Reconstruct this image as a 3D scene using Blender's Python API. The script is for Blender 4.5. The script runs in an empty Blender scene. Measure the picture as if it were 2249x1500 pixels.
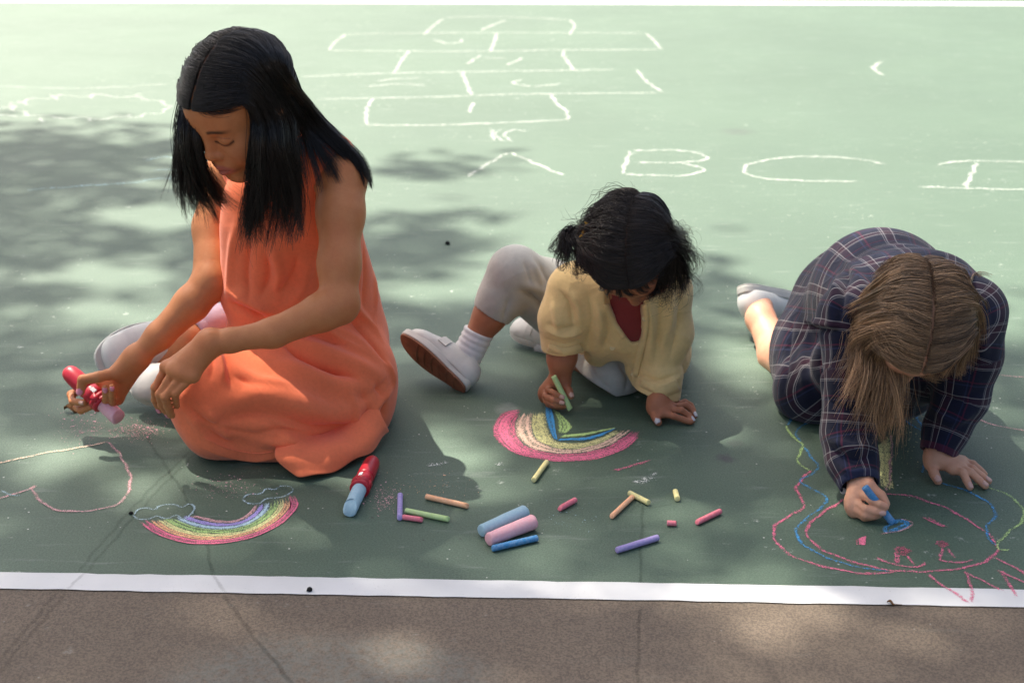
import bpy, math, random
import numpy as np
import openvdb as vdb
from mathutils import Vector, Matrix
from mathutils.bvhtree import BVHTree

random.seed(7)
rng = np.random.default_rng(11)
scene = bpy.context.scene
col = scene.collection

# ---------------------------------------------------------------- camera
CAM_H, PITCH, FOCAL = 1.0, math.radians(20.2), 3123.0      # focal length in photo pixels (50 mm on 36 mm)
cd = bpy.data.cameras.new('camera')
cd.lens, cd.sensor_width, cd.sensor_fit = 50.0, 36.0, 'HORIZONTAL'
cd.clip_start, cd.clip_end = 0.05, 1500.0
cd.dof.use_dof, cd.dof.focus_distance, cd.dof.aperture_fstop = True, 2.16, 6.3
cam = bpy.data.objects.new('camera', cd)
cam.location = (0, 0, CAM_H)
cam.rotation_euler = (math.pi / 2 - PITCH, 0, 0)
col.objects.link(cam)
scene.camera = cam

# ---------------------------------------------------------------- sky and sun (sun high, a little to the left)
SUN = Vector((-0.34, 0.36, 0.90)).normalized()              # towards the sun
world = bpy.data.worlds.new('World')
scene.world = world
world.use_nodes = True
wn = world.node_tree.nodes
sky = wn.new('ShaderNodeTexSky')
sky.sky_type = 'NISHITA'
sky.sun_disc = False
sky.sun_elevation = math.asin(SUN.z)
sky.sun_rotation = math.atan2(SUN.x, SUN.y)
sky.air_density, sky.dust_density, sky.ozone_density = 1.0, 6.0, 0.2
world.node_tree.links.new(sky.outputs[0], wn['Background'].inputs[0])
wn['Background'].inputs[1].default_value = 0.10
sd = bpy.data.lights.new('sun', 'SUN')
sd.energy, sd.angle, sd.color = 5.0, math.radians(0.55), (1.0, 0.92, 0.80)
sun = bpy.data.objects.new('sun', sd)
sun.rotation_euler = SUN.to_track_quat('Z', 'Y').to_euler()
sun.location = (-6, 2, 14)
col.objects.link(sun)
vs = scene.view_settings
vs.view_transform, vs.look, vs.exposure, vs.gamma = 'Standard', 'None', 1.26, 1.0
vs.use_curve_mapping = False
scene.cycles.max_bounces = 8
scene.cycles.transparent_max_bounces = 24
scene.cycles.use_denoising = True

# ---------------------------------------------------------------- points: a pixel of the photograph at a known distance or height
_c, _s = math.cos(PITCH), math.sin(PITCH)
def ray(px, py):
    a, b = (px - 1124.5) / FOCAL, (750.0 - py) / FOCAL
    return np.array((a, _c + b * _s, -_s + b * _c))
def G(px, py, z=0.0):
    d = ray(px, py); t = (z - CAM_H) / d[2]
    return np.array((d[0] * t, d[1] * t, z))
def Q(px, py, Y):
    d = ray(px, py); t = Y / d[1]
    return np.array((d[0] * t, Y, CAM_H + d[2] * t))
def pix(p):
    p = np.atleast_2d(p); x, y, z = p[:, 0], p[:, 1], p[:, 2] - CAM_H
    dep = y * _c - z * _s
    return np.stack((1124.5 + FOCAL * x / dep, 750 - FOCAL * (y * _s + z * _c) / dep), 1)

# ---------------------------------------------------------------- objects
def tag(o, label=None, cat=None, group=None, kind=None):
    if label: o['label'] = label
    if cat: o['category'] = cat
    if group: o['group'] = group
    if kind: o['kind'] = kind
    return o
def mesh_obj(name, verts, faces, mat, parent=None, smooth=True, attrs=None, uv=None):
    """verts (n,3); faces (m,k) array of one face size, or a list of faces"""
    me = bpy.data.meshes.new(name)
    verts = np.asarray(verts, np.float32)
    if isinstance(faces, np.ndarray):
        m, k = faces.shape
        me.vertices.add(len(verts)); me.vertices.foreach_set('co', verts.ravel())
        me.loops.add(m * k); me.loops.foreach_set('vertex_index', faces.astype(np.int32).ravel())
        me.polygons.add(m)
        me.polygons.foreach_set('loop_start', np.arange(0, m * k, k, dtype=np.int32))
        me.polygons.foreach_set('loop_total', np.full(m, k, np.int32))
        me.update(calc_edges=True)
    else:
        me.from_pydata([tuple(map(float, v)) for v in verts], [], faces); me.update()
    if smooth:
        me.polygons.foreach_set('use_smooth', np.ones(len(me.polygons), bool))
    if attrs is not None:
        for an, av in attrs.items():
            av = np.asarray(av, np.float32)
            if av.ndim == 2 and av.shape[1] == 3:
                a = me.attributes.new(an, 'FLOAT_COLOR', 'POINT')
                a.data.foreach_set('color', np.concatenate((av, np.ones((len(av), 1), np.float32)), 1).ravel())
            elif av.ndim == 2:
                a = me.attributes.new(an, 'FLOAT2', 'POINT'); a.data.foreach_set('vector', av.ravel())
            else:
                a = me.attributes.new(an, 'FLOAT', 'POINT'); a.data.foreach_set('value', av)
    if mat: me.materials.append(mat)
    o = bpy.data.objects.new(name, me)
    col.objects.link(o)
    if parent: o.parent = parent
    return o
def empty(name, loc=(0, 0, 0)):
    o = bpy.data.objects.new(name, None); o.location = loc; o.empty_display_size = 0.05
    col.objects.link(o)
    return o
def adopt(child, parent):
    """parent without moving the child"""
    child.parent = parent
    child.matrix_parent_inverse = Matrix.Translation(parent.location).inverted()
    return child
def unit(v):
    v = np.asarray(v, float); return v / (np.linalg.norm(v) + 1e-12)

# ---------------------------------------------------------------- material helpers
class Mat:
    def __init__(s, name, rough=0.8, spec=0.3):
        s.m = bpy.data.materials.new(name); s.m.use_nodes = True
        s.t = s.m.node_tree; s.b = s.t.nodes['Principled BSDF']
        s.b.inputs['Roughness'].default_value = rough
        s.b.inputs['Specular IOR Level'].default_value = spec
        s._co = None
    def n(s, typ, **kw):
        nd = s.t.nodes.new('ShaderNode' + typ)
        for k, v in kw.items(): setattr(nd, k, v)
        return nd
    def put(s, sock, v):
        if isinstance(v, bpy.types.NodeSocket): s.t.links.new(v, sock)
        elif isinstance(v, (tuple, list)) and len(v) == 3 and sock.type == 'RGBA': sock.default_value = (*v, 1)
        else: sock.default_value = v
    def co(s):
        if s._co is None: s._co = s.n('TexCoord').outputs['Object']
        return s._co
    def attr(s, name, out='Color'):
        nd = s.n('Attribute', attribute_name=name); return nd.outputs[out]
    def math(s, op, a, b=None, c=None, clamp=False):
        nd = s.n('Math', operation=op, use_clamp=clamp)
        for i, v in enumerate((a, b, c)):
            if v is not None: s.put(nd.inputs[i], v)
        return nd.outputs[0]
    def vmath(s, op, a, b=None):
        nd = s.n('VectorMath', operation=op); s.put(nd.inputs[0], a)
        if b is not None: s.put(nd.inputs[1], b)
        return nd.outputs[0]
    def noise(s, scale, detail=3, rough=0.55, vec=None, out='Fac', dist=0.0):
        nd = s.n('TexNoise'); s.put(nd.inputs['Vector'], vec if vec is not None else s.co())
        nd.inputs['Scale'].default_value = scale; nd.inputs['Detail'].default_value = detail
        nd.inputs['Roughness'].default_value = rough; nd.inputs['Distortion'].default_value = dist
        return nd.outputs[out]
    def voronoi(s, scale, vec=None, feature='F1', out='Distance'):
        nd = s.n('TexVoronoi', feature=feature); s.put(nd.inputs['Vector'], vec if vec is not None else s.co())
        nd.inputs['Scale'].default_value = scale
        return nd.outputs[out]
    def ramp(s, fac, stops):
        nd = s.n('ValToRGB'); s.put(nd.inputs[0], fac)
        e = nd.color_ramp.elements
        while len(e) > 1: e.remove(e[-1])
        for i, (p, c) in enumerate(stops):
            q = e[0] if i == 0 else e.new(p)
            q.position = p; q.color = (*c, 1) if isinstance(c, tuple) else (c, c, c, 1)
        return nd.outputs[0]
    def step(s, v, lo, hi):
        nd = s.n('MapRange', interpolation_type='SMOOTHSTEP'); s.put(nd.inputs[0], v)
        nd.inputs[1].default_value, nd.inputs[2].default_value = lo, hi
        return nd.outputs[0]
    def mix(s, fac, a, b, mode='MIX'):
        nd = s.n('Mix', data_type='RGBA', blend_type=mode)
        s.put(nd.inputs['Factor'], fac)
        s.put(nd.inputs[6], a); s.put(nd.inputs[7], b)
        return nd.outputs[2]
    def bump(s, h, strength=0.3, dist=0.001, prev=None):
        nd = s.n('Bump'); s.put(nd.inputs['Height'], h)
        nd.inputs['Strength'].default_value = strength; nd.inputs['Distance'].default_value = dist
        if prev is not None: s.put(nd.inputs['Normal'], prev)
        s.put(s.b.inputs['Normal'], nd.outputs[0])
        return nd.outputs[0]
    def color(s, v): s.put(s.b.inputs['Base Color'], v)

def mat_cloth(name, rgb, var=0.12, weave=1400, rough=0.9, sheen=0.15, bump=0.25, crease=7, cstr=0.12):
    m = Mat(name, rough, 0.15)
    a = m.noise(9, 4); b = m.noise(weave * 0.35, 2)
    d = tuple(c * (1 - var) for c in rgb); l = tuple(min(1, c * (1 + var)) for c in rgb)
    base = m.mix(m.step(a, .3, .7), d, l)
    fl = m.step(m.noise(weave * .12, 3, .7), .35, .7)
    m.color(m.mix(m.math('MULTIPLY', m.math('MULTIPLY', b, fl), 0.32), base, tuple(c * 0.6 for c in rgb)))
    m.b.inputs['Sheen Weight'].default_value = sheen
    n1 = m.bump(m.noise(weave, 2), bump, 0.0006)
    n2 = m.bump(m.noise(60, 4), 0.12, 0.004, n1)
    # sharp little creases
    c1 = m.math('ABSOLUTE', m.math('SUBTRACT', m.noise(crease, 3, .5, dist=.6), .5))
    m.bump(m.math('POWER', m.math('SUBTRACT', 1.0, m.math('MULTIPLY', c1, 3.0, clamp=True)), 5.0), cstr, 0.006, n2)
    return m.m
def mat_skin(name, rough=0.5):
    m = Mat(name, rough, 0.32)
    c = m.attr('Col')
    blot = m.step(m.noise(55, 4), .35, .65)
    red = m.step(m.noise(14, 3), .42, .72); spk = m.step(m.noise(420, 3, .7), .55, .72)
    c1 = m.mix(m.math('MULTIPLY', red, 0.35), c, m.mix(1.0, c, (1.0, 0.74, 0.68), 'MULTIPLY'))
    c2 = m.mix(m.math('MULTIPLY', blot, 0.25), c1, m.mix(1.0, c1, (0.78, 0.62, 0.58), 'MULTIPLY'))
    m.color(m.mix(m.math('MULTIPLY', spk, 0.22), c2, m.mix(1.0, c2, (0.6, 0.5, 0.5), 'MULTIPLY')))
    m.put(m.b.inputs['Roughness'], m.math('ADD', m.math('MULTIPLY', m.noise(90, 3), .25), rough - .12))
    m.b.inputs['Subsurface Weight'].default_value = 0.10
    m.b.inputs['Subsurface Radius'].default_value = (1.0, 0.35, 0.2)
    m.b.inputs['Subsurface Scale'].default_value = 0.006
    n1 = m.bump(m.voronoi(1500), 0.12, 0.0004)
    m.bump(m.noise(200, 4), 0.3, 0.0010, n1)
    return m.m
def mat_hair(name, rough=0.38, spec=0.5):
    m = Mat(name, rough, spec)
    m.color(m.attr('Col'))
    return m.m
def mat_plain(name, rgb, rough=0.5, spec=0.4, var=0.08, scale=40, bump=0.1, bscale=300):
    m = Mat(name, rough, spec)
    f = m.step(m.noise(scale, 4), .3, .7)
    m.color(m.mix(f, tuple(c * (1 - var) for c in rgb), tuple(min(1, c * (1 + var)) for c in rgb)))
    m.bump(m.noise(bscale, 3), bump, 0.001)
    return m.m
def mat_chalk(name, rgb):
    m = Mat(name, 0.95, 0.05)
    f = m.step(m.noise(220, 4, .7), .35, .7)
    dusty = tuple(min(1, c * 0.55 + 0.36) for c in rgb)
    base = m.mix(m.math('MULTIPLY', f, 0.38), rgb, dusty)
    pit = m.step(m.noise(900, 2), .62, .72)
    m.color(m.mix(m.math('MULTIPLY', pit, 0.5), base, tuple(c * .6 for c in rgb)))
    n1 = m.bump(m.noise(1200, 3), 0.4, 0.0006)
    m.bump(m.noise(180, 3), 0.25, 0.0012, n1)
    return m.m

# ---------------------------------------------------------------- solid modelling on a distance grid
class Sdf:
    def __init__(s, lo, hi, h):
        s.lo = np.asarray(lo, np.float32); s.h = h
        s.n = np.ceil((np.asarray(hi) - s.lo) / h).astype(int) + 1
        s.a = np.full(tuple(s.n), 0.06, np.float32)
        s.ax = [s.lo[i] + h * np.arange(s.n[i], dtype=np.float32) for i in range(3)]
    def box(s, lo, hi):
        i0 = np.clip(np.floor((np.asarray(lo) - s.lo) / s.h).astype(int), 0, s.n)
        i1 = np.clip(np.ceil((np.asarray(hi) - s.lo) / s.h).astype(int) + 1, 0, s.n)
        if np.any(i1 <= i0): return None
        sl = tuple(slice(a, b) for a, b in zip(i0, i1))
        X, Y, Z = np.meshgrid(s.ax[0][sl[0]], s.ax[1][sl[1]], s.ax[2][sl[2]], indexing='ij', sparse=True)
        return sl, X, Y, Z
    def comb(s, sl, d, k, sub):
        A = s.a[sl]
        if sub:
            d = -d
            if k > 0:
                h = np.maximum(k - np.abs(A - d), 0); A[...] = np.maximum(A, d) + h * h / (4 * k)
            else: np.maximum(A, d, out=A)
        else:
            if k > 0:
                h = np.maximum(k - np.abs(A - d), 0); A[...] = np.minimum(A, d) - h * h / (4 * k)
            else: np.minimum(A, d, out=A)
    def cone(s, a, b, ra, rb, k=0.01, sub=False, flat=None):
        """tapered capsule; flat=(axis, factor) squashes it along an axis"""
        a = np.asarray(a, np.float32); b = np.asarray(b, np.float32)
        m = max(ra, rb) + k + 3.5 * s.h
        g = s.box(np.minimum(a, b) - m, np.maximum(a, b) + m)
        if g is None: return
        sl, X, Y, Z = g
        ba = b - a; l2 = float(ba @ ba) + 1e-12
        px, py, pz = X - a[0], Y - a[1], Z - a[2]
        t = np.clip((px * ba[0] + py * ba[1] + pz * ba[2]) / l2, 0, 1)
        qx, qy, qz = px - t * ba[0], py - t * ba[1], pz - t * ba[2]
        if flat is not None:
            n = unit(flat[0]); f = flat[1]
            dn = qx * n[0] + qy * n[1] + qz * n[2]
            r2 = qx * qx + qy * qy + qz * qz + dn * dn * (1 / (f * f) - 1)
        else: r2 = qx * qx + qy * qy + qz * qz
        s.comb(sl, np.sqrt(r2) - (ra + (rb - ra) * t), k, sub)
    def chain(s, pts, rad, k=0.008, sub=False, flat=None):
        for i in range(len(pts) - 1):
            s.cone(pts[i], pts[i + 1], rad[i], rad[i + 1], k, sub, flat)
    def ell(s, c, r, R=None, k=0.01, sub=False):
        """ellipsoid with radii r along the columns of R"""
        c = np.asarray(c, np.float32); r = np.asarray(r, np.float32)
        R = np.eye(3) if R is None else np.asarray(R)
        m = np.abs(R) @ r + k + 3.5 * s.h
        g = s.box(c - m, c + m)
        if g is None: return
        sl, X, Y, Z = g
        x, y, z = X - c[0], Y - c[1], Z - c[2]
        u = [(x * R[0, i] + y * R[1, i] + z * R[2, i]) / r[i] for i in range(3)]
        k0 = np.sqrt(u[0] ** 2 + u[1] ** 2 + u[2] ** 2) + 1e-9
        k1 = np.sqrt((u[0] / r[0]) ** 2 + (u[1] / r[1]) ** 2 + (u[2] / r[2]) ** 2) + 1e-9
        s.comb(sl, (k0 * (k0 - 1) / k1).astype(np.float32), k, sub)
    def half(s, p, n, k=0.0):
        """cut away everything on the +n side of a plane through p"""
        p = np.asarray(p); n = unit(n)
        sl = tuple(slice(0, q) for q in s.n)
        X, Y, Z = np.meshgrid(*s.ax, indexing='ij', sparse=True)
        d = (-((X - p[0]) * n[0] + (Y - p[1]) * n[1] + (Z - p[2]) * n[2])).astype(np.float32)
        s.comb(sl, d, k, True)
    def mesh(s):
        g = vdb.FloatGrid(background=float(3 * s.h))
        g.copyFromArray(np.clip(s.a, -3 * s.h, 3 * s.h), tolerance=0.0)
        p, q = g.convertToQuads()
        return p.astype(np.float32) * s.h + s.lo, q.astype(np.int64)

def vnormals(v, q):
    a, b, c, d = v[q[:, 0]], v[q[:, 1]], v[q[:, 2]], v[q[:, 3]]
    fn = np.cross(c - a, d - b)
    n = np.zeros_like(v)
    for i in range(4): np.add.at(n, q[:, i], fn)
    return n / (np.linalg.norm(n, axis=1, keepdims=True) + 1e-12)
def relax(v, q, it=2, w=0.5):
    deg = np.zeros(len(v), np.float32)
    e = np.concatenate((q[:, [0, 1]], q[:, [1, 2]], q[:, [2, 3]], q[:, [3, 0]]))
    np.add.at(deg, e[:, 0], 1)
    for _ in range(it):
        acc = np.zeros_like(v)
        for i in range(3): acc[:, i] = np.bincount(e[:, 0], weights=v[e[:, 1], i], minlength=len(v))
        v = v + w * (acc / np.maximum(deg, 1)[:, None] - v)
    return v
def seg_dist(v, P):
    """distance of points v to the polyline P, and where along it (0..1)"""
    best = np.full(len(v), 9.0, np.float32); par = np.zeros(len(v), np.float32)
    n = len(P) - 1
    for i in range(n):
        a, b = P[i], P[i + 1]; ba = b - a; l2 = ba @ ba + 1e-12
        t = np.clip(((v - a) @ ba) / l2, 0, 1)
        d = np.linalg.norm(v - a - t[:, None] * ba, axis=1)
        m = d < best; best[m] = d[m]; par[m] = (i + t[m]) / n
    return best, par
def smooth_path(pts, n):
    """Catmull-Rom through pts, n samples even in length"""
    p = np.asarray(pts, float)
    if len(p) == 2:
        return p[0] + (p[1] - p[0]) * np.linspace(0, 1, n)[:, None]
    e = np.concatenate((2 * p[:1] - p[1:2], p, 2 * p[-1:] - p[-2:-1]))
    out = []
    for i in range(len(p) - 1):
        t = np.linspace(0, 1, 12, endpoint=(i == len(p) - 2))[:, None]
        a, b, c, d = e[i], e[i + 1], e[i + 2], e[i + 3]
        out.append(0.5 * (2 * b + (c - a) * t + (2 * a - 5 * b + 4 * c - d) * t ** 2 + (-a + 3 * b - 3 * c + d) * t ** 3))
    o = np.concatenate(out)
    L = np.concatenate(([0], np.cumsum(np.linalg.norm(np.diff(o, axis=0), axis=1))))
    u = np.linspace(0, L[-1], n)
    return np.stack([np.interp(u, L, o[:, i]) for i in range(o.shape[1])], 1)

CAMP = np.array((0, 0, CAM_H))
class Sculpt:
    """folds pressed into or raised on a surface along lines seen in the photograph"""
    def __init__(s, v, q):
        s.v, s.q = v, q
        s.t = BVHTree.FromPolygons([Vector(p) for p in v.tolist()], q[:, :4].tolist()) if len(v) < 400000 else None
        s.n = vnormals(v, q)
    def hit(s, px, py):
        r = s.t.ray_cast(Vector(CAMP), Vector(ray(px, py)).normalized())
        return None if r[0] is None else np.array(r[0])
    def fold(s, path, width, depth, ends=0.25, sharp=False):
        """depth > 0 raises a ridge, < 0 presses a valley"""
        P2 = smooth_path(np.array(path, float), 14)
        P = [s.hit(*p) for p in P2]; P = [p for p in P if p is not None]
        if len(P) < 2: return
        P = np.array(P)
        lo, hi = P.min(0) - 2.5 * width, P.max(0) + 2.5 * width
        m = np.where(np.all((s.v > lo) & (s.v < hi), axis=1))[0]
        if len(m) == 0: return
        d, u = seg_dist(s.v[m], P)
        g = np.exp(-(d / width) * 1.3) if sharp else np.exp(-(d / width) ** 2)
        e = np.clip(u / ends, 0, 1) * np.clip((1 - u) / ends, 0, 1) if ends > 0 else 1.0
        s.v[m] += s.n[m] * (depth * g * (0.25 + 0.75 * e if ends > 0 else 1.0))[:, None]
    def wrinkle(s, amp, scale, seed=0, stretch=(1, 1, 1), where=None):
        r = np.random.default_rng(seed)
        acc = np.zeros(len(s.v))
        vv = s.v * np.array(stretch)
        for o in range(9):
            k = unit(r.normal(size=3)) * scale * r.uniform(.5, 1.8)
            w = unit(r.normal(size=3)) * scale * .6
            acc += np.sin(vv @ k + 1.6 * np.sin(vv @ w + r.uniform(0, 6)) + r.uniform(0, 6)) / 9 ** .5
        d = amp * acc
        if where is not None: d = d * where
        s.v += (s.n * d[:, None]).astype(np.float32)
    def done(s, it=1):
        return relax(s.v, s.q, it, 0.5)

# ---------------------------------------------------------------- tubes, lathes, ribbons
def frame_of(axis, up=(0, 0, 1)):
    z = unit(axis); x = np.cross(up, z)
    if np.linalg.norm(x) < 1e-4: x = np.cross((1, 0, 0), z)
    x = unit(x); return np.stack((x, np.cross(z, x), z), 1)
def lathe(prof, seg=24, wob=0.0, seed=0):
    """prof: list of (radius, height) from bottom to top; closed at both ends"""
    r_ = np.random.default_rng(seed)
    V, F = [], []
    ang = np.linspace(0, 2 * np.pi, seg, endpoint=False)
    for r, h in prof:
        j = 1 + wob * r_.normal(size=seg)
        V.append(np.stack((r * j * np.cos(ang), r * j * np.sin(ang), np.full(seg, h) + wob * .3 * r * r_.normal(size=seg)), 1))
    V = np.concatenate(V).tolist()
    for i in range(len(prof) - 1):
        for j in range(seg):
            a, b = i * seg + j, i * seg + (j + 1) % seg
            F.append((a, b, b + seg, a + seg))
    F.append(tuple(range(seg - 1, -1, -1)))
    F.append(tuple(range((len(prof) - 1) * seg, len(prof) * seg)))
    return np.array(V), F
def tube(pts, rad, seg=10, closed_ends=True):
    P = np.asarray(pts, float); n = len(P)
    rad = np.broadcast_to(rad, n)
    T = np.gradient(P, axis=0)
    V, F = [], []
    up = np.array((0, 0, 1.0)) if abs(unit(T[0])[2]) < .9 else np.array((1.0, 0, 0))
    x = unit(np.cross(up, T[0]))
    ang = np.linspace(0, 2 * np.pi, seg, endpoint=False)
    for i in range(n):
        t = unit(T[i]); x = unit(x - t * (x @ t)); y = np.cross(t, x)
        V.append(P[i] + rad[i] * (np.cos(ang)[:, None] * x + np.sin(ang)[:, None] * y))
    for i in range(n - 1):
        for j in range(seg):
            a, b = i * seg + j, i * seg + (j + 1) % seg
            F.append((a, b, b + seg, a + seg))
    if closed_ends:
        F.append(tuple(range(seg - 1, -1, -1))); F.append(tuple(range((n - 1) * seg, n * seg)))
    return np.concatenate(V), F
# ================================================================ the court
def ground_mat(name, dark, light, speck, rough=0.55, spec=0.5, scuff=0.5, stain=None):
    m = Mat(name, rough, spec)
    big = m.step(m.noise(1.1, 5, .6), .3, .7)
    base = m.mix(big, dark, light)
    grain = m.step(m.noise(330, 4, .75), .38, .62)
    base = m.mix(m.math('MULTIPLY', grain, 0.62), base, speck)
    # worn streaks and pale scuffs
    mp = m.n('Mapping'); m.put(mp.inputs[0], m.co()); mp.inputs['Scale'].default_value = (1.0, 6.0, 1.0)
    mp.inputs['Rotation'].default_value = (0, 0, 0.35)
    st = m.step(m.noise(7, 6, .65, mp.outputs[0]), .56, .78)
    base = m.mix(m.math('MULTIPLY', st, 0.22 * scuff), base, (0.30, 0.34, 0.31))
    fl = m.math('MULTIPLY', m.step(m.noise(34, 6, .75), .60, .72), m.step(m.noise(2.3, 2), .44, .60))
    base = m.mix(m.math('MULTIPLY', fl, 0.42 * scuff), base, (0.62, 0.66, 0.60))
    sp = m.math('MULTIPLY', m.step(m.voronoi(55), .11, .05), m.step(m.noise(9, 2), .55, .62))
    base = m.mix(m.math('MULTIPLY', sp, 0.55 * scuff), base, (0.66, 0.68, 0.62))
    dk = m.math('MULTIPLY', m.step(m.voronoi(23, feature='F1'), .07, .03), m.step(m.noise(5, 2), .57, .63))
    base = m.mix(m.math('MULTIPLY', dk, 0.8), base, (0.012, 0.013, 0.012))
    if stain:
        base = stain(m, base)
    m.color(base)
    m.put(m.b.inputs['Roughness'], m.math('ADD', m.math('MULTIPLY', m.noise(3, 4), 0.16), rough - 0.08))
    n1 = m.bump(m.noise(420, 4, .75), 0.8, 0.0014)
    m.bump(m.noise(90, 3), 0.2, 0.0016, n1)
    return m.m

def green_stain(m, base):
    for (px, py), r, c, k in (((1605, 1000), .016, (0.02, 0.018, 0.03), .8), ((1625, 968), .014, (0.03, 0.04, 0.035), .5),
                              ((1640, 285), .05, (0.03, 0.04, 0.035), .5), ((1130, 890), .02, (.3, .33, .3), .45)):
        g = G(px, py)
        off = m.vmath('SUBTRACT', m.co(), tuple(g))
        wob = m.vmath('SCALE', m.noise(60, 3, out='Color')); wob.node.inputs['Scale'].default_value = r * 1.4
        d = m.n('VectorMath', operation='LENGTH'); m.put(d.inputs[0], m.vmath('ADD', off, wob))
        base = m.mix(m.math('MULTIPLY', m.step(d.outputs['Value'], r * 1.7, r * .6), k), base, c)
    return base
def brown_stain(m, base):
    # pale worn patch of old green paint on the brown run-off
    g = G(800, 1480)
    off = m.vmath('MULTIPLY', m.vmath('SUBTRACT', m.co(), tuple(g)), (1.0, 1.9, 1.0))
    wob = m.vmath('SCALE', m.noise(14, 4, out='Color')); wob.node.inputs['Scale'].default_value = 0.08
    d = m.n('VectorMath', operation='LENGTH'); m.put(d.inputs[0], m.vmath('ADD', off, wob))
    f = m.math('MULTIPLY', m.step(d.outputs['Value'], .26, .16), m.step(m.noise(90, 4, .7), .3, .65))
    return m.mix(m.math('MULTIPLY', f, .55), base, (0.17, 0.185, 0.165))

M_green = ground_mat('court_green', (0.060, 0.114, 0.070), (0.077, 0.138, 0.087), (0.012, 0.040, 0.025), 0.66, 0.85, 1.5, green_stain)
M_brown = ground_mat('court_brown', (0.175, 0.138, 0.102), (0.212, 0.168, 0.126), (0.054, 0.043, 0.034), 0.75, 0.3, 0.4, brown_stain)
def line_mat():
    m = Mat('line_paint', 0.6, 0.35)
    wear = m.math('MULTIPLY', m.step(m.noise(260, 4, .75), .60, .70), m.step(m.noise(8, 3), .35, .65))
    base = m.mix(m.step(m.noise(6, 4), .3, .7), (0.60, 0.61, 0.60), (0.68, 0.69, 0.68))
    base = m.mix(m.math('MULTIPLY', wear, .6), base, (0.30, 0.30, 0.28))
    m.color(base); m.bump(m.noise(500, 3), .35, .0008)
    return m.m
M_line = line_mat()

def quad_sheet(name, pts, z, mat, kind='structure', sub=1):
    P = np.array([(p[0], p[1], z) for p in pts])
    V, F = [], []
    n = sub
    for i in range(n + 1):
        for j in range(2):
            a, b = (P[0], P[1]) if j == 0 else (P[3], P[2])
            V.append(a + (b - a) * i / n)
    for i in range(n): F.append((2 * i, 2 * i + 2, 2 * i + 3, 2 * i + 1))
    o = mesh_obj(name, V, F, mat, smooth=False); tag(o, kind=kind)
    return o

# near line, its two edges as read from the picture, and the far line
nl = [G(0, 1256), G(2249, 1294), G(2249, 1335), G(0, 1291)]      # top-left, top-right, bottom-right, bottom-left
dirn = unit(nl[1] - nl[0])
def along(p, t): return p + dirn * t
B = 120.0
gp = [(-400, -400), (400, -400), (400, 900), (-400, 900)]
ground = quad_sheet('ground', gp, -0.0012, M_brown); tag(ground, 'brown worn run-off surface beside the green court', 'ground')
inner0, inner1 = along(nl[0], -14) , along(nl[1], 14)
inner0[1] -= 0.01; inner1[1] -= 0.01
court = quad_sheet('court_surface', [inner0, inner1, inner1 + np.array((0, 24, 0)), inner0 + np.array((0, 24, 0))], 0.0, M_green)
tag(court, 'green painted sports court surface with dappled shade', 'court')
def strip_line(name, a, b, c, d, label):
    # slightly uneven painted edges
    n = 160; V, F = [], []
    r = np.random.default_rng(3)
    for i in range(n + 1):
        t = i / n
        u = a + (b - a) * t; w = d + (c - d) * t
        V += [(u[0], u[1] + r.normal() * .0007, .0005), (w[0], w[1] + r.normal() * .0007, .0005)]
    for i in range(n): F.append((2 * i, 2 * i + 1, 2 * i + 3, 2 * i + 2))
    o = mesh_obj(name, V, F, M_line, smooth=False); tag(o, label, 'court line', kind='structure')
strip_line('court_line', along(nl[0], -1.2), along(nl[1], 1.2), along(nl[2], 1.2), along(nl[3], -1.2), 'near white painted line between green court and brown strip')
fl0, fl1 = G(0, 6), G(2249, 13)
fd = unit(fl1 - fl0); wv = np.array((0, .14, 0))
strip_line('court_line', fl0 - fd * 4 + wv, fl1 + fd * 4 + wv, fl1 + fd * 4, fl0 - fd * 4, 'far white painted line across the top of the court')

# ---------------------------------------------------------------- marks: chalk strokes, seams and tyre marks laid on the court
def mark_mat(name, rgb, cover=0.5, grain=640, soft=0.35, rough=0.95, opac=1.0):
    m = Mat(name, rough, 0.05)
    m.color(m.mix(m.noise(300, 2), tuple(c * .85 for c in rgb), rgb))
    e = m.attr('edge', 'Fac'); pr = m.attr('press', 'Fac')
    g = m.math('ADD', m.math('MULTIPLY', m.noise(grain, 3, .65), 1.0), m.math('MULTIPLY', m.math('SUBTRACT', m.noise(grain * .22, 2), .5), .22))
    th = m.math('SUBTRACT', m.math('ADD', 0.70 - cover * .40, m.math('MULTIPLY', m.math('POWER', e, 2.0), soft * .6)), m.math('MULTIPLY', pr, .07))
    a = m.math('MULTIPLY', m.step(m.math('SUBTRACT', g, th), -.05, .07), opac)
    m.put(m.b.inputs['Alpha'], a)
    return m.m
_layer = [0]
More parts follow.
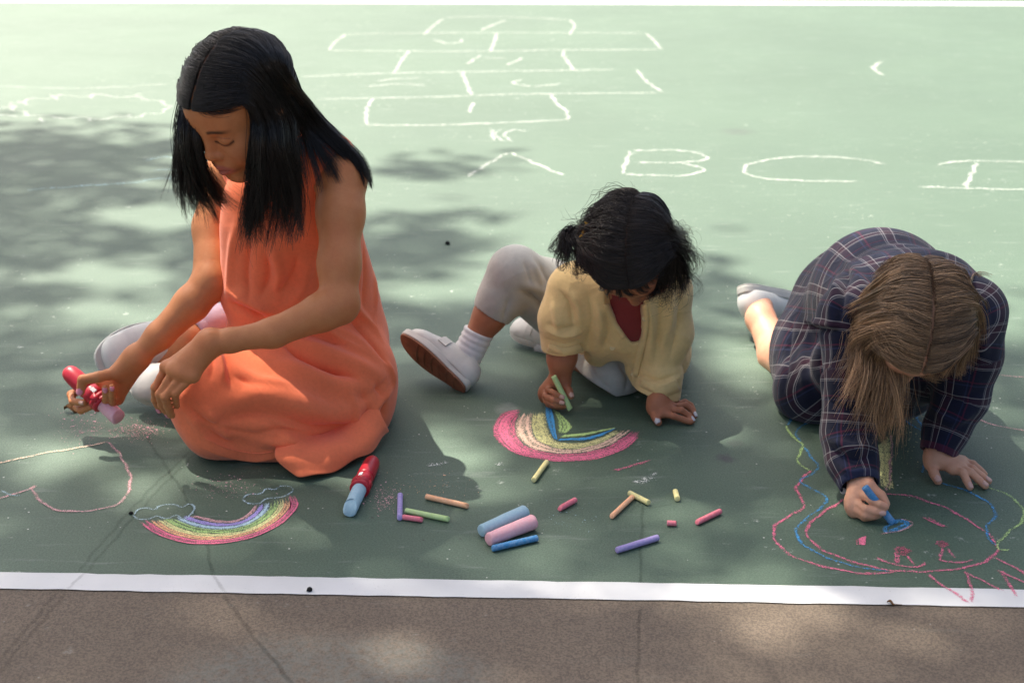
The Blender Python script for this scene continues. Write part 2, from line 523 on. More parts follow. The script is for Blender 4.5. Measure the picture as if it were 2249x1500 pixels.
def ribbon(paths, width, mat, name, parent, press=0.0, step=0.006, jit=0.12, seed=0, closed=False, z0=None):
    """chalk lines given in photo pixels on the ground"""
    r = np.random.default_rng(seed + len(paths) * 7 + int(paths[0][0][0]))
    V, F, E, PR = [], [], [], []
    _layer[0] += 1
    z = (0.0009 + 0.000012 * (_layer[0] % 50)) if z0 is None else z0
    for path in paths:
        g = np.array([G(*p)[:2] for p in path])
        L = np.sum(np.linalg.norm(np.diff(g, axis=0), axis=1))
        n = int(min(220, max(4, L / step)))
        P = smooth_path(g, n)
        T = np.gradient(P, axis=0); T /= np.linalg.norm(T, axis=1, keepdims=True) + 1e-9
        N = np.stack((-T[:, 1], T[:, 0]), 1)
        ph = r.uniform(0, 6, 4)
        s_ = np.arange(n) * step
        w = width * (1 + jit * (np.sin(s_ * 90 + ph[0]) + .7 * np.sin(s_ * 210 + ph[1])) + jit * .5 * r.normal(size=n))
        P = P + N * (width * .18 * (np.sin(s_ * 60 + ph[2]) + np.sin(s_ * 130 + ph[3])))[:, None]
        pv = press + .25 * np.sin(s_ * 35 + ph[1]) + .12 * r.normal(size=n)
        tip = np.minimum(np.arange(n), np.arange(n)[::-1]) * (L / n) / (width * .7) + .15
        b = len(V)
        for i in range(n):
            for u in (-1, 0, 1):
                V.append((P[i, 0] + N[i, 0] * u * w[i] * .6, P[i, 1] + N[i, 1] * u * w[i] * .6, z))
                E.append(max(abs(u), 1 - min(1, tip[i]))); PR.append(pv[i])
        for i in range(n - 1):
            for u in (0, 1):
                a = b + 3 * i + u
                F.append((a, a + 3, a + 4, a + 1))
    return mesh_obj(name, V, F, mat, parent, smooth=False, attrs={'edge': np.array(E), 'press': np.array(PR)})
def between(A, Bp, t, n=14):
    a = smooth_path(np.array(A, float), n); b = smooth_path(np.array(Bp, float), n)
    return a + (b - a) * t
def band(A, Bp, mat, name, parent, k=6, width=0.006, press=0.1, seed=0, wob=2.0):
    """a rubbed-in band of chalk between two lines: one sheet with streaks running along it and ragged ends"""
    r = np.random.default_rng(seed)
    _layer[0] += 1
    z = 0.0009 + 0.000012 * (_layer[0] % 50)
    n, m = 44, max(9, 3 * k + 1)
    V, F, E, PR = [], [], [], []
    streak = np.interp(np.linspace(0, 1, m), np.linspace(0, 1, k + 2), r.normal(size=k + 2) * 1.1)
    ph = r.uniform(0, 6, 3); lo, hi = r.uniform(0, .05, m), r.uniform(0, .05, m)
    for i in range(m):
        t = i / (m - 1)
        q = between(A, Bp, -.04 + 1.08 * t, n + 2)
        q = q + np.stack((np.sin(np.arange(n + 2) * .9 + ph[0] + t * 5), np.cos(np.arange(n + 2) * .8 + ph[1] + t * 4)), 1) * wob * .3
        u = np.linspace(lo[i], 1 - hi[i], n); q = np.stack([np.interp(u, np.linspace(0, 1, n + 2), q[:, j]) for j in (0, 1)], 1)
        for j in range(n):
            g = G(*q[j]); V.append((g[0], g[1], z))
            E.append(max(max(0, abs(2 * t - 1) - .78) / .22, max(0, abs(2 * j / (n - 1) - 1) - .93) / .07))
            PR.append(press + .55 + .75 * streak[i] + .35 * math.sin(j * .7 + ph[2] + i) + .25 * r.normal())
    for i in range(m - 1):
        for j in range(n - 1):
            a_ = i * n + j; F.append((a_, a_ + 1, a_ + n + 1, a_ + n))
    return mesh_obj(name, V, F, mat, parent, smooth=False, attrs={'edge': np.array(E), 'press': np.array(PR)})

CH = dict(pink=(0.86, 0.22, 0.34), rose=(0.80, 0.46, 0.47), orange=(0.92, 0.52, 0.30), yellow=(0.82, 0.80, 0.38), green=(0.50, 0.72, 0.28),
          blue=(0.10, 0.38, 0.72), sky=(0.50, 0.68, 0.76), purple=(0.42, 0.36, 0.72), white=(0.84, 0.86, 0.82), peach=(0.93, 0.66, 0.50))
MK = {k: mark_mat('chalk_mark_' + k, v, 0.49) for k, v in CH.items()}
MKw = mark_mat('chalk_mark_worn_white', (0.80, 0.83, 0.78), 0.55, 240, 0.40, 0.95, 0.60)
MKf = mark_mat('chalk_mark_faint_white', (0.80, 0.84, 0.80), 0.36, 420, 0.2)
MKsky = mark_mat('chalk_mark_faint_blue', (0.50, 0.72, 0.78), 0.40, 420, 0.2)
M_seam = mark_mat('court_seam', (0.022, 0.028, 0.028), 0.85, 900, 0.35, 0.7, 0.17)
M_tyre = mark_mat('tyre_rub', (0.024, 0.034, 0.032), 0.72, 900, 0.35, 0.7, 0.16)

def drawing(label, at, cat='chalk drawing'):
    g = G(*at)
    return tag(empty('chalk_drawing', tuple(g)), label, cat)
def R_(paths, w, c, name, par, press=.1, seed=0, **kw):
    for i, p in enumerate(paths):
        adopt(ribbon([p], w, MK[c] if isinstance(c, str) else c, name, par, press, seed=seed + i, **kw), par)
def fix(o, par): return adopt(o, par)

# rabbit face, right foreground
def c7(*p): return [(1600 + x / 2.778, 860 + y / 2.778) for x, y in p]
d = drawing('large chalk rabbit face in pink, blue and green outlines, right foreground', (1960, 1200))
R_([c7((715,655),(600,720),(510,800),(470,850),(500,910),(570,960),(700,1020),(850,1065),(1000,1090),(1150,1100),(1300,1095),(1450,1070),(1560,1040),(1620,1005),(1640,965),(1620,920),(1560,850),(1450,780),(1330,715),(1200,665),(1100,635),(1000,630),(940,630))], .0062, 'pink', 'face_outline', d, .35)
R_([c7((505,485),(440,540),(415,590),(440,640),(460,690),(420,730),(340,780),(290,820),(270,870),(290,920),(350,975),(450,1030),(600,1075),(750,1100),(900,1112),(1020,1100))], .0062, 'pink', 'ear_outline', d, .35, 3)
R_([c7((365,210),(380,160),(395,130),(365,110),(365,90),(400,80),(450,90),(500,125),(525,165),(500,185),(440,215),(415,260),(440,320),(490,380),(530,430),(545,470),(510,500),(440,545),(480,580),(560,620),(595,660),(580,700),(510,750),(440,800),(415,850),(430,900),(490,960),(600,1015),(750,1060),(900,1090),(990,1100))], .0056, 'blue', 'ear_outline', d, .2, 5)
R_([c7((360,210),(370,250),(410,290),(445,330),(440,380),(420,410),(440,450),(480,480),(510,485))], .0062, 'green', 'ear_outline', d, .3, 6)
R_([c7((1180,440),(1182,500)), c7((1290,555),(1400,590),(1520,640),(1600,690),(1630,740),(1600,790),(1570,830),(1590,890),(1630,940)), c7((1060,130),(1110,200),(1200,250)), c7((1150,140),(1160,190),(1195,240))], .0062, 'blue', 'ear_outline', d, .2, 7)
R_([c7((1480,560),(1570,585),(1680,620),(1770,680),(1800,740),(1780,800),(1700,870),(1640,930),(1650,970),(1720,965))], .0058, 'green', 'ear_outline', d, .2, 8)
fix(band(c7((890,330),(900,430),(905,520),(950,600)), c7((985,265),(1000,400),(1000,520),(1010,605)), MK['yellow'], 'ear_fill', d, 9, .009, .12, 9), d)
R_([c7((990,265),(1000,330),(985,420),(990,500),(960,610))], .006, 'rose', 'ear_line', d, .2, 10)
R_([c7((1000,800),(1050,780),(1105,802),(1060,838),(965,862),(975,825),(1005,805)), c7((1005,815),(1050,795),(1085,806),(1050,830),(985,850)), c7((960,850),(1010,840),(1060,825))], .0075, 'blue', 'nose', d, .4, 11)
R_([c7((920,875),(1020,855),(1080,835),(1130,812)), c7((1040,775),(1100,790),(1130,810))], .0045, 'rose', 'nose_line', d, .2, 12)
fix(band(c7((778,905),(783,938)), c7((838,880),(834,938)), MK['pink'], 'cheek_patch', d, 5, .006, .3, 13), d)
R_([c7((1180,762),(1260,800),(1340,833)), c7((1195,765),(1270,795),(1330,830)), c7((1200,775),(1260,808),(1320,832))], .006, 'pink', 'slash_mark', d, .35, 14)
def blob(cx, cy, rx, ry, n=26, seed=0):
    r = np.random.default_rng(seed)
    return c7(*[(cx + rx * r.uniform(.2, 1) * math.cos(i * 2.4), cy + ry * r.uniform(.2, 1) * math.sin(i * 2.4)) for i in range(n)])
R_([blob(1065, 972, 62, 34, 30, 1)], .0046, 'pink', 'eye', d, .3, 15)
R_([blob(1303, 932, 48, 28, 26, 2)], .0046, 'pink', 'eye', d, .3, 16)
R_([c7((1020,980),(1015,1020),(1018,1060)), c7((1100,1000),(1130,1060)), c7((1040,990),(1030,1055))], .006, 'pink', 'eye_line', d, .3, 17)
R_([c7((1300,950),(1298,1000),(1305,1040)), c7((1340,950),(1362,990),(1385,1020))], .006, 'pink', 'eye_line', d, .3, 18)
R_([c7((910,1010),(960,1040),(1050,1065),(1130,1072),(1180,1065),(1215,1048))], .006, 'pink', 'mouth_line', d, .3, 19)
R_([c7((1270,1032),(1350,1045),(1440,1040),(1500,1025))], .006, 'pink', 'mouth_line', d, .3, 20)
R_([c7((1210,1110),(1300,1180),(1400,1250),(1470,1292)), c7((1480,1290),(1488,1240),(1470,1150),(1440,1100)), c7((1440,1100),(1540,1150),(1680,1220)), c7((1755,1255),(1700,1160),(1640,1090)), c7((1640,1090),(1720,1130),(1830,1180)), c7((1620,1010),(1720,1060),(1830,1135))], .0062, 'pink', 'whisker_line', d, .25, 21)
d = drawing('pink chalk curves on the court right of the kneeling child', (2200, 880))
R_([c7((1470,150),(1600,200),(1700,225),(1860,245)), [(2150, 824), (2200, 826), (2270, 831)]], .0062, 'rose', 'curve_line', d, .15, 22)

# heart-like outline and small rainbow, left foreground
def c5(*p): return [(x / 2.5, 900 + y / 2.5) for x, y in p]
d = drawing('pale pink chalk heart outline at the left edge below the orange dress', (180, 1050))
R_([c5((-60,305),(200,250),(400,215),(590,180))], .0062, 'peach', 'outline', d, .35, 23)
R_([c5((590,175),(650,240),(700,320),(715,400),(700,470),(640,520),(540,550),(430,562),(330,555),(250,520),(190,470),(180,430),(210,420)), c5((210,420),(120,450),(60,470),(-30,495))], .0064, 'rose', 'outline', d, .35, 24)
R_([c5((5,440),(50,470),(120,475))], .005, 'sky', 'scribble', d, .1, 25)
d = drawing('small chalk rainbow with two blue clouds below the orange dress', (480, 1140))
OUT = c5((745,600),(850,680),(1000,730),(1130,740),(1300,725),(1450,680),(1570,610),(1635,530),(1640,490),(1612,452))
INN = c5((1060,582),(1110,592),(1170,605),(1220,612),(1270,613),(1320,600),(1360,575),(1385,548),(1398,530),(1405,522))
cols = [('pink', 0, .17), ('orange', .18, .32), ('yellow', .32, .44), ('green', .44, .62), ('sky', .62, .75), ('purple', .76, .88), ('rose', .9, 1.0)]
for i, (c, a, b) in enumerate(cols):
    A_ = [tuple(x) for x in between(OUT, INN, a)]; B_ = [tuple(x) for x in between(OUT, INN, b)]
    fix(band(A_, B_, MK[c], 'rainbow_band', d, 5 if b - a > .13 else 3, .0048, .02, 30 + i, 1.2), d)
R_([c5((735,580),(760,550),(810,540),(850,550),(880,530),(960,525),(1000,540),(1040,520),(1070,540),(1060,570),(1010,600),(970,580),(920,600),(860,585),(820,605),(760,605),(735,580))], .0045, 'sky', 'cloud', d, .3, 40)
R_([c5((1335,490),(1370,465),(1430,460),(1460,435),(1510,440),(1540,420),(1590,425),(1605,445),(1570,475),(1520,485),(1460,490),(1430,515),(1370,515),(1335,490))], .0045, 'sky', 'cloud', d, .3, 41)
# thick rainbow in front of the middle child
def c6(*p): return [(720 + x / 2.499, 860 + y / 2.499) for x, y in p]
d = drawing('thick half-finished chalk rainbow in front of the child in yellow', (1245, 960))
r0 = c6((1080,95),(960,120),(910,200),(930,270),(1000,325),(1120,365),(1280,385),(1450,375),(1580,340),(1680,280),(1730,215))
r1 = c6((1060,115),(1035,160),(1030,205),(1048,255),(1090,295),(1160,325),(1290,342),(1430,330),(1540,298),(1620,250),(1675,205))
r2 = c6((1130,105),(1118,160),(1122,210),(1140,255),(1180,285),(1250,310),(1350,318),(1470,293),(1550,258),(1600,225),(1622,205))
r3 = c6((1185,100),(1195,150),(1205,200),(1222,240),(1250,270),(1310,284),(1400,282),(1470,264),(1520,244),(1560,225),(1585,212))
fix(band(r0, r1, MK['pink'], 'rainbow_band', d, 14, .009, .35, 50, 2.5), d)
fix(band(r1, r2, MK['peach'], 'rainbow_band', d, 9, .008, .3, 51, 2), d)
fix(band(r2, r3, MK['yellow'], 'rainbow_band', d, 8, .008, .25, 52, 2), d)
fix(band(c6((1195,80),(1200,150),(1225,230),(1250,272)), c6((1225,90),(1240,150),(1252,230),(1262,268)), MK['blue'], 'rainbow_band', d, 6, .008, .6, 53, 1.5), d)
fix(band(c6((1250,272),(1330,270),(1420,268),(1500,245),(1580,205)), c6((1262,262),(1330,258),(1420,252),(1500,230),(1590,198)), MK['blue'], 'rainbow_band', d, 3, .006, .5, 54, 1.0), d)
fix(band(c6((1230,90),(1255,150),(1262,230)), c6((1260,110),(1335,190),(1300,235)), MK['green'], 'rainbow_band', d, 10, .007, .1, 55, 2.5), d)
fix(band(c6((1270,255),(1400,245),(1500,222),(1585,202)), c6((1280,240),(1400,230),(1500,212),(1580,198)), MK['green'], 'rainbow_band', d, 3, .005, .2, 56, 1.0), d)
d = drawing('short pink chalk dash beside the thick rainbow', (1388, 1022))
R_([[(1345, 1034), (1385, 1024), (1428, 1010)], [(1350, 1035), (1390, 1024), (1420, 1014)]], .005, 'pink', 'dash', d, .2, 57)
d = drawing('pale smeared chalk scuffs beside the yellow stick', (1418, 1050))
R_([[(1390, 1061), (1420, 1052), (1445, 1038)], [(1400, 1058), (1440, 1052)], [(935, 1022), (960, 1018), (985, 1015)], [(1088, 1021), (1110, 1018)]], .012, MKf, 'smear', d, .15, 58)

# hopscotch grid and letters behind
d = drawing('white chalk hopscotch grid with numbers drawn behind the children', (1080, 160))
W = .019
H = [[(930,78),(952,58),(975,42)], [(975,40),(1050,38),(1150,40),(1255,45)], [(1250,44),(1262,58),(1250,78)], [(1055,68),(1110,45)],
     [(745,77),(850,75),(1100,73),(1420,74)], [(762,76),(738,92),(722,112)], [(722,112),(1000,114),(1250,111),(1452,110)], [(1418,74),(1438,92),(1452,110)], [(1092,75),(1078,115)],
     [(952,88),(985,97),(1015,92),(1010,86)], [(1246,96),(1254,97)],
     [(900,112),(885,130),(866,162)], [(1240,112),(1238,124),(1262,157)], [(1058,122),(1025,142)], [(1058,128),(1115,130)], [(1150,128),(1112,145)],
     [(660,170),(860,162),(1100,158),(1350,154)], [(1398,154),(1420,180),(1455,204)], [(690,219),(950,214),(1150,208),(1450,205)], [(1015,158),(1025,185),(1036,212)],
     [(820,180),(875,174),(930,172)], [(800,192),(870,186),(940,189)], [(1235,185),(1170,191),(1125,183),(1150,176)],
     [(820,216),(806,240),(805,277)], [(805,276),(950,276),(1100,271),(1250,264)], [(1210,208),(1225,232),(1242,242),(1248,266)], [(1040,226),(1034,240),(1030,250)]]
R_(H, W, MKw, 'grid_line', d, .15, 60, step=.03)
def letter(ch, at, paths, faint=False):
    d = drawing('white chalk letter %s in the alphabet row behind the children' % ch, at, 'chalk letter')
    R_(paths, .017, MKf if faint else MKw, 'letter_stroke', d, .1, 61, step=.025)
letter('A', (1130, 362), [[(1025,390),(1070,362),(1118,335)], [(1118,335),(1180,362),(1240,388)]])
letter('B', (1450, 360), [[(1385,332),(1365,385)], [(1385,332),(1500,332),(1555,348),(1500,358),(1390,358)], [(1490,358),(1545,372),(1500,387),(1365,384)]])
letter('C', (1780, 372), [[(1945,362),(1860,348),(1740,346),(1650,360),(1635,378),(1670,392),(1760,398),(1885,400)]])
letter('D', (2150, 385), [[(2055,364),(2120,355),(2290,358)], [(2145,358),(2120,415)], [(2015,411),(2130,415),(2290,419)]])
d = drawing('faint white chalk letter K above the letter A', (1115, 298), 'chalk letter')
R_([[(1080,283),(1085,312)], [(1100,286),(1086,298),(1110,312)], [(1160,290),(1125,286),(1108,298),(1125,312)]], .016, MKf, 'letter_stroke', d, .1, 62, step=.025)
d = drawing('small white chalk angle mark on the far right of the court', (1926, 150))
R_([[(1937,136),(1918,150),(1937,166)]], .022, MKw, 'angle_stroke', d, .2, 63, step=.03)
d = drawing('faint white chalk sun with short rays at the far left', (200, 235))
R_([[(199 + 172 * (1 + .05 * math.cos(13 * a)) * math.cos(a), 236 + 25 * (1 + .13 * math.cos(13 * a)) * math.sin(a)) for a in np.linspace(0, 6.35, 80)], [(40,222),(60,232)], [(110,208),(130,222)], [(205,205),(200,218)], [(310,205),(290,215)], [(90,272),(92,258)], [(195,269),(200,258)], [(280,262),(285,250)], [(-20,240),(40,235)], [(-20,252),(60,258)], [(-20,190),(180,195),(380,185)]], .017, MKf, 'sun_line', d, .1, 64, step=.03)
d = drawing('faint pale blue chalk scribbles left of the long-haired girl', (355, 370))
R_([[(315,354),(360,345),(400,352)], [(305,398),(350,393),(410,392)], [(330,375),(400,372)], [(60,418),(200,408),(330,400)]], .016, MKsky, 'scribble', d, .05, 65, step=.03)

# seams and rubber marks in the court
def seam(paths, w, mat, par, z=None, seed=0):
    for i, p in enumerate(paths): ribbon([p], w, mat, 'seam', par, .1, .01, .06, seed + i, z0=z)
seam([[(1412,1108),(1408,1200),(1406,1292)]], .0045, M_seam, court, .0003, 1)
seam([[(322,960),(430,1130),(468,1258)]], .0050, M_seam, court, .0003, 2)
seam([[(436,990),(330,1095),(190,1256)], [(420,990),(310,1095),(170,1256)]], .0060, M_tyre, court, .00035, 3)
seam([[(1405,1335),(1402,1420),(1400,1540)]], .0045, M_seam, ground, -.0008, 4)
seam([[(495,1305),(545,1380),(660,1520)]], .0060, M_seam, ground, -.0008, 5)
seam([[(150,1296),(60,1400),(-30,1510)], [(128,1296),(40,1400),(-40,1490)]], .0065, M_tyre, ground, -.0008, 6)
seam([[(468,1258),(480,1282),(497,1305)], [(190,1256),(165,1278),(150,1294)]], .0055, M_tyre, court, .0008, 7)
seam([[(1412,1118),(1450,1112),(1480,1106)], [(1010,872),(1022,880)]], .0022, M_seam, court, .0004, 8)
# ================================================================ chalk sticks
MC = {k: mat_chalk('chalk_' + k, v) for k, v in dict(pink=(0.82, 0.20, 0.25), rose=(0.80, 0.42, 0.46), orange=(0.90, 0.47, 0.25), yellow=(0.78, 0.70, 0.30),
      green=(0.50, 0.68, 0.28), blue=(0.06, 0.24, 0.48), sky=(0.34, 0.52, 0.60), purple=(0.35, 0.28, 0.56)).items()}
def stick_mesh(L, r, taper=1.0, wear=0.0, seed=0):
    """a chalk stick from 0 to L along z, the worn end at 0"""
    b = r * .16
    prof = [(r * taper * .80, 0), (r * taper * .93, b * .4), (r * taper, b * 1.2), (r * taper, L * .1)]
    prof += [(r * (taper + (1 - taper) * t), L * t) for t in (.25, .4, .55, .7, .85, .95)]
    prof += [(r, L - b), (r * .9, L)]
    V, F = lathe(prof, 22, 0.020, seed)
    if wear:
        k = (V[:, 2] < L * .2)
        sh = np.clip((V[:, 0] / r + .1), -1, 1)
        V[k, 2] += wear * r * np.maximum(0, sh[k]) * (1 - V[k, 2] / (L * .2))
    return V, F
def place(V, p0, p1, roll=0.0):
    R = frame_of(np.asarray(p1) - np.asarray(p0))
    c, s = math.cos(roll), math.sin(roll)
    W = V.copy(); W[:, 0], W[:, 1] = c * V[:, 0] - s * V[:, 1], s * V[:, 0] + c * V[:, 1]
    return W @ R.T + np.asarray(p0)
def chalk(name, a, b, r, c, label, wear=0.8, taper=1.0, group=None, seed=0, za=None, zb=None, roll=1.2):
    """a (worn end) and b in photo pixels, lying on the court"""
    p0 = G(*a, r * taper + .0008 if za is None else za); p1 = G(*b, r + .0008 if zb is None else zb)
    L = np.linalg.norm(p1 - p0)
    V, F = stick_mesh(L, r, taper, wear, seed)
    W = place(V, p0, p1, roll)
    o = mesh_obj(name, W - p0, F, MC[c]); o.location = p0
    return tag(o, label, 'chalk', group)
r_ = .0048
LG = 'thin chalk sticks scattered on the court'
chalk('chalk_stick', (878, 1138), (879, 1086), .0042, 'purple', 'thin purple chalk stick standing upright beside the green stick, nearest the red holder', .9, 1, LG, 1)
chalk('chalk_stick', (986, 1140), (891, 1121), r_ * .9, 'green', 'thin green chalk stick touching the short pink piece', .7, 1, LG, 2)
chalk('chalk_stick', (928, 1141), (885, 1135), r_ * .85, 'pink', 'short pink chalk piece under the green stick', .8, 1, LG, 3)
chalk('chalk_stick', (1028, 1111), (936, 1090), r_ * .9, 'orange', 'thin orange chalk stick behind the green stick', .8, 1, LG, 4)
chalk('chalk_stick', (1081, 1204), (1180, 1181), r_, 'blue', 'thin dark blue chalk stick in front of the thick pink stick', .2, 1, LG, 5)
chalk('chalk_stick', (1354, 1208), (1445, 1180), r_, 'purple', 'long purple chalk stick lying alone nearest the white line', .2, 1, LG, 6)
chalk('chalk_stick', (1228, 1117), (1264, 1097), r_ * .9, 'pink', 'short pink chalk with slanted worn tip right of the thick sticks', 1.6, 1, LG, 7)
chalk('chalk_stick', (1343, 1134), (1389, 1091), r_ * .85, 'orange', 'orange chalk stick leaning against a yellow one', .9, 1, LG, 8)
chalk('chalk_stick', (1425, 1104), (1382, 1082), r_ * .9, 'yellow', 'yellow chalk stick touching the end of the orange one', .3, 1, LG, 9)
chalk('chalk_stick', (1488, 1096), (1483, 1078), r_ * .9, 'yellow', 'tiny yellow chalk stub lying apart on the right', .4, 1, LG, 10)
chalk('chalk_stick', (1486, 1149), (1465, 1148), r_ * .85, 'pink', 'tiny pink chalk stub between the orange and pink sticks', .3, 1, LG, 11)
chalk('chalk_stick', (1530, 1147), (1582, 1122), r_ * .9, 'pink', 'pink chalk stick farthest right among the loose sticks', .8, 1, LG, 12)
chalk('chalk_stick', (1172, 1054), (1201, 1014), r_ * .9, 'yellow', 'pale yellow chalk stick just below the thick rainbow', .3, 1, LG, 13)
JG = 'thick tapered chalk sticks'
chalk('thick_chalk_stick', (1056, 1166), (1154, 1124), .0112, 'sky', 'thick pale blue chalk stick behind the thick pink one', .1, .86, JG, 14)
chalk('thick_chalk_stick', (1072, 1185), (1172, 1145), .0116, 'rose', 'thick pale pink chalk stick in front of the pale blue one', .1, .86, JG, 15)

# ---------------------------------------------------------------- red chalk holders
M_red = mat_plain('red_plastic', (0.46, 0.012, 0.028), 0.38, 0.5, 0.06, 30, 0.08, 200)
M_slot = mat_plain('white_plastic', (0.75, 0.75, 0.74), 0.4, 0.4)
def holder(p_butt, p_tip, c, label, roll=0.0, wear=1.0, cl=.36, K=.82):
    """p_butt, p_tip: ends in space; the chalk is the last part of the length"""
    p_butt, p_tip = np.asarray(p_butt, float), np.asarray(p_tip, float)
    L = np.linalg.norm(p_tip - p_butt); ax = (p_tip - p_butt) / L
    o = empty('chalk_holder', tuple(p_butt)); tag(o, label, 'chalk holder', 'red chalk holders')
    bl = L * (1 - cl)
    prof = [(.0085, 0), (.0125, .0035), (.0152, .010), (.0165, .022), (.0172, .045), (.0172, bl * .56), (.0168, bl * .60), (.0160, bl * .605), (.0160, bl * .62), (.0166, bl * .625), (.0172, bl * .84)]
    V, F = lathe(prof, 28, 0.0)
    def put(V, F, name, m, par=o):
        V = V * np.array((K, K, 1.0))
        W = place(V, p_butt, p_tip, roll)
        return adopt(mesh_obj(name, W, F, m), par) if par is o else mesh_obj(name, W, F, m, par)
    b = put(V, F, 'barrel', M_red)
    V, F = lathe([(.0150, bl * .83), (.0186, bl * .835), (.0192, bl * .87), (.0192, bl * .90), (.0180, bl * .905), (.0180, bl * .93), (.0194, bl * .935), (.0194, bl * .985), (.0176, bl), (.0140, bl * 1.0005)], 28)
    put(V, F, 'collar', M_red)
    for k in range(3):                                           # clip lugs round the collar
        a = k * 2 * math.pi / 3 + .5
        w, h, t = .0055, .014, .0035
        X = np.array([(x, y, z) for x in (-w, w) for y in (.0165, .0165 + t) for z in (bl * .80, bl * .80 + h)])
        Rz = np.array(((math.cos(a), -math.sin(a), 0), (math.sin(a), math.cos(a), 0), (0, 0, 1)))
        put(X @ Rz.T, [(0, 1, 3, 2), (4, 6, 7, 5), (0, 4, 5, 1), (2, 3, 7, 6), (0, 2, 6, 4), (1, 5, 7, 3)], 'clip', M_red)
    ang = np.linspace(-.22, .22, 5)
    V = np.array([(.0178 * math.sin(a), .0178 * math.cos(a), z) for a in ang for z in (bl * .68, bl * .78)])
    put(V, [(2 * i, 2 * i + 1, 2 * i + 3, 2 * i + 2) for i in range(4)], 'slot', M_slot)
    cr = .0138
    V, F = stick_mesh(L - bl + .01, cr, 1.0, wear, 3)
    V[:, 2] = L - V[:, 2]; V = V[:, [1, 0, 2]]
    put(V, F, 'chalk', MC[c])
    return o
holder(G(820, 1010, .0145), G(767, 1122, .0112), 'sky', 'red chalk holder with pale blue chalk lying on the court', 0.25, 1.5, .40)

# ---------------------------------------------------------------- litter
def pebble(at, r, rgb, label, name='pebble', cat='pebble', seed=0):
    rr = np.random.default_rng(seed)
    V, F = lathe([(r * .3, 0), (r * .85, r * .25), (r, r * .6), (r * .8, r * 1.1), (r * .3, r * 1.4)], 9, .12, seed)
    g = G(*at)
    o = mesh_obj(name, V, F, mat_plain(name + '_dark', rgb, .9, .2)); o.location = g
    return tag(o, label, cat)
pebble((680, 1298), .0045, (.02, .019, .018), 'small dark pebble lying on the near white line', seed=1)
pebble((983, 537), .006, (.015, .016, .015), 'tiny dark speck of debris behind the child in yellow', seed=2)
pebble((288, 1129), .0034, (.02, .02, .018), 'tiny dark crumb at the left end of the small rainbow', seed=4)
M_leaf = mat_plain('dry_leaf', (0.17, 0.085, 0.035), .8, .2, .3, 90)
def dry_leaf(at, L, rot, label):
    V, F = [], []
    n = 8
    for i in range(n + 1):
        t = i / n; w = L * .26 * math.sin(math.pi * min(1, t * 1.02)) ** .7
        for u in (-1, 0, 1):
            V.append((L * (t - .5), u * w, L * (.12 + .22 * abs(u) + .2 * math.sin(t * 5))))
    for i in range(n):
        for u in (0, 1):
            a = 3 * i + u; F.append((a, a + 3, a + 4, a + 1))
    st, sf = tube([(L * .45, 0, L * .2), (L * .7, L * .1, L * .15), (L * 1.1, L * .4, L * .1), (L * 1.4, L * .5, L * .15)], L * .04, 6)
    o = mesh_obj('dry_leaf', V, F, M_leaf)
    mod = o.modifiers.new('thickness', 'SOLIDIFY'); mod.thickness = .0006
    o.location = G(*at); o.rotation_euler = (0, 0, rot)
    mesh_obj('stalk', st, sf, M_leaf, o)
    return tag(o, label, 'leaf')
dry_leaf((156, 905), .026, -.25, 'small curled brown leaf under the hand holding the red holder')
dry_leaf((1956, 1326), .010, -.6, 'tiny dark leaf scrap on the white line at right')

# chalk dust: grains lying on the court
def dust(center, spread, n, c, label, seed, size=.0011):
    r = np.random.default_rng(seed)
    g0 = G(*center)
    V, F = [], []
    for i in range(n):
        d_ = r.normal(size=2) * np.array(spread); p = G(center[0] + d_[0], center[1] + d_[1])
        s = size * r.lognormal(0, .45)
        T = r.normal(size=(4, 3)) * s * .55; T[:, 2] = np.abs(T[:, 2]) * .5 + .0006
        b = len(V); V += [tuple(p - np.array((0, 0, p[2])) + t - np.array((g0[0], g0[1], 0))) for t in T]
        F += [(b, b + 1, b + 2), (b, b + 2, b + 3), (b, b + 3, b + 1), (b + 1, b + 3, b + 2)]
    o = mesh_obj('chalk_dust', V, F, MC[c], smooth=False); o.location = g0
    return tag(o, label, 'chalk dust', kind='stuff')
dust((185, 935), (32, 22), 420, 'rose', 'pink chalk crumbs under the hand with the red holder', 1, .0011)
dust((305, 945), (26, 11), 700, 'rose', 'dense patch of pink chalk crumbs near the skirt', 2, .0011)
dust((500, 1070), (42, 16), 190, 'rose', 'sparse pink chalk crumbs above the small rainbow', 3, .0010)
dust((842, 1095), (20, 15), 330, 'rose', 'pink chalk crumbs right of the lying red holder', 4, .0010)
dust((940, 1065), (45, 14), 110, 'peach' if 'peach' in MC else 'orange', 'sparse pale chalk crumbs behind the orange stick', 5, .0009)
dust((1250, 1140), (35, 22), 70, 'sky', 'few pale chalk crumbs right of the thick sticks', 6, .0010)
dust((1990, 965), (22, 22), 160, 'yellow', 'yellow chalk crumbs beside the rabbit ear fill', 7, .0010)
